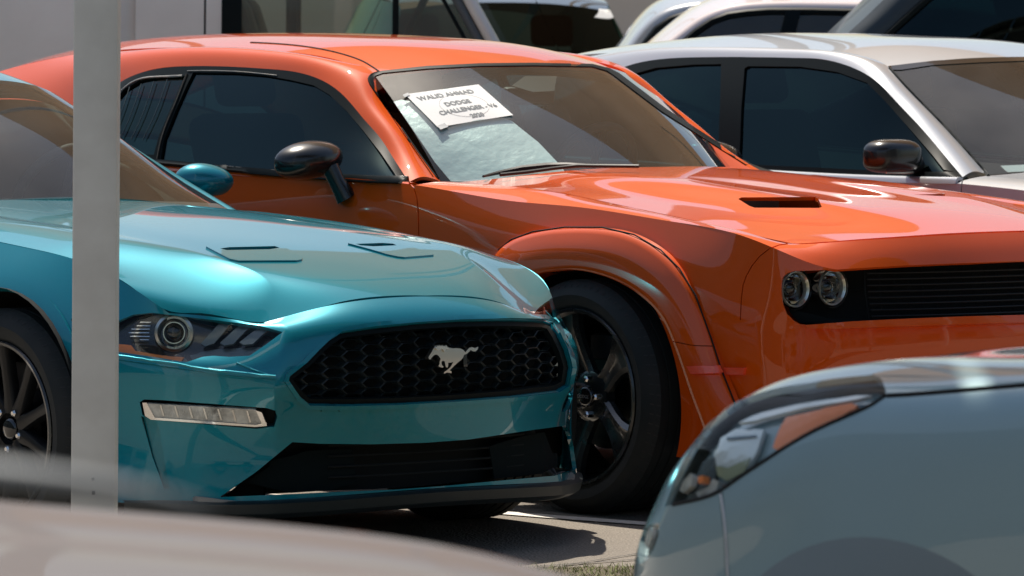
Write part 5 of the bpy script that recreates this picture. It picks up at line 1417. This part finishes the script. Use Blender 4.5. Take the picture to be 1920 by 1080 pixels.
def dark_front():
    c = Car(1.0 * (1010 - 960) / FPX * 31, 30.2, 8)
    R = root('dark_suv', 'dark car with torn white sticker on its windscreen next to the white van', 'car', c.o, c.rz); s = Surf(c)
    WB = [(-.7,0,1.06),(-.8,.35,1.05),(-.98,.72,1.02)]; WT = [(-1.25,0,1.545),(-1.28,.3,1.535),(-1.38,.58,1.50)]
    s.patch([WB, [(-.97,0,1.32),(-1.03,.33,1.31),(-1.17,.66,1.28)], WT], 'windshield')
    s.patch([WT, [(-1.6,0,1.60),(-1.6,.3,1.59),(-1.6,.6,1.54)], [(-2.6,0,1.62),(-2.6,.3,1.61),(-2.6,.62,1.56)], [(-3.6,0,1.5),(-3.6,.3,1.49),(-3.6,.6,1.45)]], 'roof')
    s.patch([[(-.98,.72,1.02),(-1.38,.58,1.50),(-1.6,.6,1.54),(-2.6,.62,1.56),(-3.6,.6,1.45)], [(-1.0,.82,1.02),(-1.5,.83,1.02),(-1.9,.83,1.03),(-2.6,.84,1.04),(-3.6,.82,1.04)]], 'glass', twin=True)
    s.patch([[(.85,0,.9),(.8,.4,.9),(.65,.72,.93),(.2,.84,.98),(-.9,.86,1.02),(-2.4,.87,1.04),(-3.7,.82,1.04)], [(.95,0,.6),(.9,.4,.6),(.75,.78,.6),(.2,.9,.6),(-.9,.9,.6),(-2.4,.9,.6),(-3.8,.84,.6)], [(.9,0,.25),(.85,.4,.25),(.7,.74,.25),(.2,.86,.25),(-.9,.86,.25),(-2.4,.86,.25),(-3.7,.8,.25)]], 'body')
    s.patch([[(-.7,0,1.06),(-.8,.35,1.05),(-.98,.80,1.02)], [(0,0,1.0),(0,.4,.995),(0,.84,.98)], [(.85,0,.9),(.8,.4,.9),(.65,.72,.93)]], 'hood')
    s.start()
    for n_, m_ in (('roof', 'dark_paint'), ('body', 'dark_paint'), ('hood', 'dark_paint')): s.emit(n_, {'roof': 'roof', 'body': 'body_shell', 'hood': 'hood'}[n_], m_, R, rim=False)
    for sd in (-1, 1): s.emit('glass', 'side_window', 'tint_glass', R, side=sd, rim=False)
    s.emit('windshield', 'windscreen', 'dark_glass', R, rim=False)
    st = s.slab([(1123,18),(1143,20),(1160,25),(1176,27),(1170,36),(1160,35),(1150,34),(1140,36),(1128,35),(1114,33),(1121,26)], 'torn_sticker', 'paper', R, h=.002, back=-.002, step=6)
    boxes('cabin_floor', [(-3.4,-.9,-.75,.75,.3,.6)], 'interior_dark', R); steering(R, -1.3, .36, 1.03); seat(R, -1.8, .38, .72); seat(R, -1.8, -.38, .72)
    boxes('dashboard', [(-1.2,-.85,-.7,.7,.75,1.0)], 'interior_dark', R)
    for x in (0, -2.7):
        for sg in (-1, 1): wheel(R, x, sg * .8, .35, sg, R=.35, w=.23, rim=.23, full=False)
dark_front()
RK, SK = side_car('dark_pickup', 'tall dark car with sloping front pillar in the top right corner', Car(2.6, 25.4, -90),
    [(1560,92),(1588,64),(1625,30),(1660,-4),(1700,-40),(1760,-80),(1850,-105),(1960,-115),(2100,-118),(2300,-118),(2480,-110),(2600,-60)],
    [(1625,105),(1655,72),(1692,38),(1728,6),(1765,-26),(1815,-52),(1880,-72),(1975,-82),(2100,-86),(2280,-86),(2440,-78),(2540,-40)], 'dark_blue', bpil=((1880,-60,1905,100,.06),), roofh=.04, belt=1.12)
# white van
def van():
    c = Car(0, 0, 90)      # forward = +X
    yo = 27.2; T = root('white_van', 'white van side with black framed window behind the orange coupe roof', 'van', (0, yo, 0))
    def X(px, Y=26.2): return (px - 960) * Y / FPX
    def Z(py, Y=26.2, px=500): return HCAM - (py - 540 + 554 + (px - 960) * -.0096) * Y / FPX
    n = -1.0
    def prof(x0, x1, z0, z1, y_at, name, m, nz=14, nx=2):
        V = []; F = []
        for i in range(nx + 1):
            for j in range(nz + 1):
                z = z0 + (z1 - z0) * j / nz; x = x0 + (x1 - x0) * i / nx
                V.append((x, y_at(x, z), z))
        for i in range(nx):
            for j in range(nz):
                k = i * (nz + 1) + j; F.append((k, k + nz + 1, k + nz + 2, k + 1))
        return raw(name, V, F, m, T, smooth=True)
    bar = lambda z: .05 * ((z - 1.1) / 1.2) ** 2 + (max(0, z - 1.55) * .10)
    xr = X(222); xs = X(250)
    prof(X(-900), xr, .35, 2.35, lambda x, z: n - .04 + bar(z), 'rear_side_panel', 'van_white', nx=6)
    prof(xr, xs, .35, 2.35, lambda x, z: n - .04 + bar(z) + .055 * sin((x - xr) / (xs - xr) * pi / 2), 'panel_corner', 'van_white', nx=8)
    prof(xs, X(378), .35, 2.35, lambda x, z: n - .005 + bar(z), 'door_panel', 'van_white', nx=4)
    prof(X(382), X(411), .35, 2.35, lambda x, z: n - .005 + bar(z), 'door_frame', 'van_white', nx=2)
    prof(X(378), X(382), .35, 2.3, lambda x, z: n + .02 + bar(z), 'door_gap', 'seam')
    prof(X(411), X(449), Z(130), 2.2, lambda x, z: n - .008 + bar(z), 'window_gasket', 'black_trim')
    prof(X(411), X(1080), .35, Z(130), lambda x, z: n - .005 + bar(z), 'front_door_panel', 'van_white', nx=6)
    # front door glass with sloping front edge
    gx = lambda z: X(932) - (z - Z(75)) * (42. / 75) * 1.0
    V = []; F = []
    for j in range(13):
        z = Z(130) + (2.05 - Z(130)) * j / 12
        V += [(X(449), n + .0 + bar(z), z), (gx(z) - .085, n + .0 + bar(z), z)]
        if j: F.append((2 * j - 2, 2 * j - 1, 2 * j + 1, 2 * j))
    raw('side_window', V, F, 'van_glass', T)
    bm = bmesh.new()
    tube(bm, [(gx(z) - .03, n - .012 + bar(z), z) for z in np.linspace(Z(135), 2.2, 8)], .030, 10); frombm('windscreen_pillar', bm, 'van_white', T, 60)
    bm = bmesh.new(); tube(bm, [(gx(z) - .088, n - .004 + bar(z), z) for z in np.linspace(Z(135), 2.1, 8)], .022, 8); frombm('window_seal', bm, 'rubber_grey', T, 60)
    bm = bmesh.new(); tube(bm, [(gx(z) - .15, n + .004 + bar(z), z) for z in np.linspace(Z(135), 2.1, 8)], .010, 8); frombm('window_channel', bm, 'black_trim', T, 60)
    boxes('division_bar', [(X(731), X(743), n - .004, n + .02, Z(130), 2.05)], 'black_trim', T)
    # far side and roof so that the cabin is a closed space with a window opposite
    boxes('roof', [(X(-900), X(860), n + .10, 1.0, 2.32, 2.40)], 'van_white', T, .02)
    for b_ in ((X(-900), X(378), .96, 1.0, .35, 2.35), (X(378), X(1080), .96, 1.0, .35, 1.28), (X(378), X(900), .96, 1.0, 2.0, 2.35)): boxes('far_side_panel', [b_], 'van_white', T)
    boxes('far_pillar', [(X(500), X(530), .95, .99, 1.28, 2.0)], 'interior_tan', T)
    boxes('rear_door', [(X(-900) - .03, X(-900), n, 1.0, .35, 2.35)], 'van_white', T)
    boxes('bulkhead', [(X(300), X(302), n + .1, .95, .4, 2.3)], 'interior_dark', T)
    boxes('cabin_floor', [(X(300), X(1080), n + .05, .95, .4, .8)], 'interior_dark', T)
    V = [(X(1080), n + .05, 1.15), (X(1080), .95, 1.15), (X(860), .9, 2.3), (X(860), n + .15, 2.3)]
    raw('windscreen', V, [(0, 1, 2, 3)], 'van_glass', T)
    boxes('front_hood', [(X(1080), X(1080) + .55, n + .02, .98, .4, 1.12)], 'van_white', T, .08)
    seat(T, X(600), -.45, 1.0, 'interior_tan'); seat(T, X(600), .45, 1.0, 'interior_tan'); steering(T, X(760), -.45, 1.42, .22)
    boxes('grab_strap', [(X(525), X(540), -.2, -.18, 1.3, 2.2)], 'interior_tan', T)
    boxes('dashboard', [(X(800), X(1060), n + .1, .9, .9, 1.22)], 'interior_dark', T, .05)
    for x in (X(-500), X(1000)):
        for sg in (-1, 1): wheel(T, x, sg * .88, .36, sg, R=.36, w=.22, rim=.22, full=False)
van()
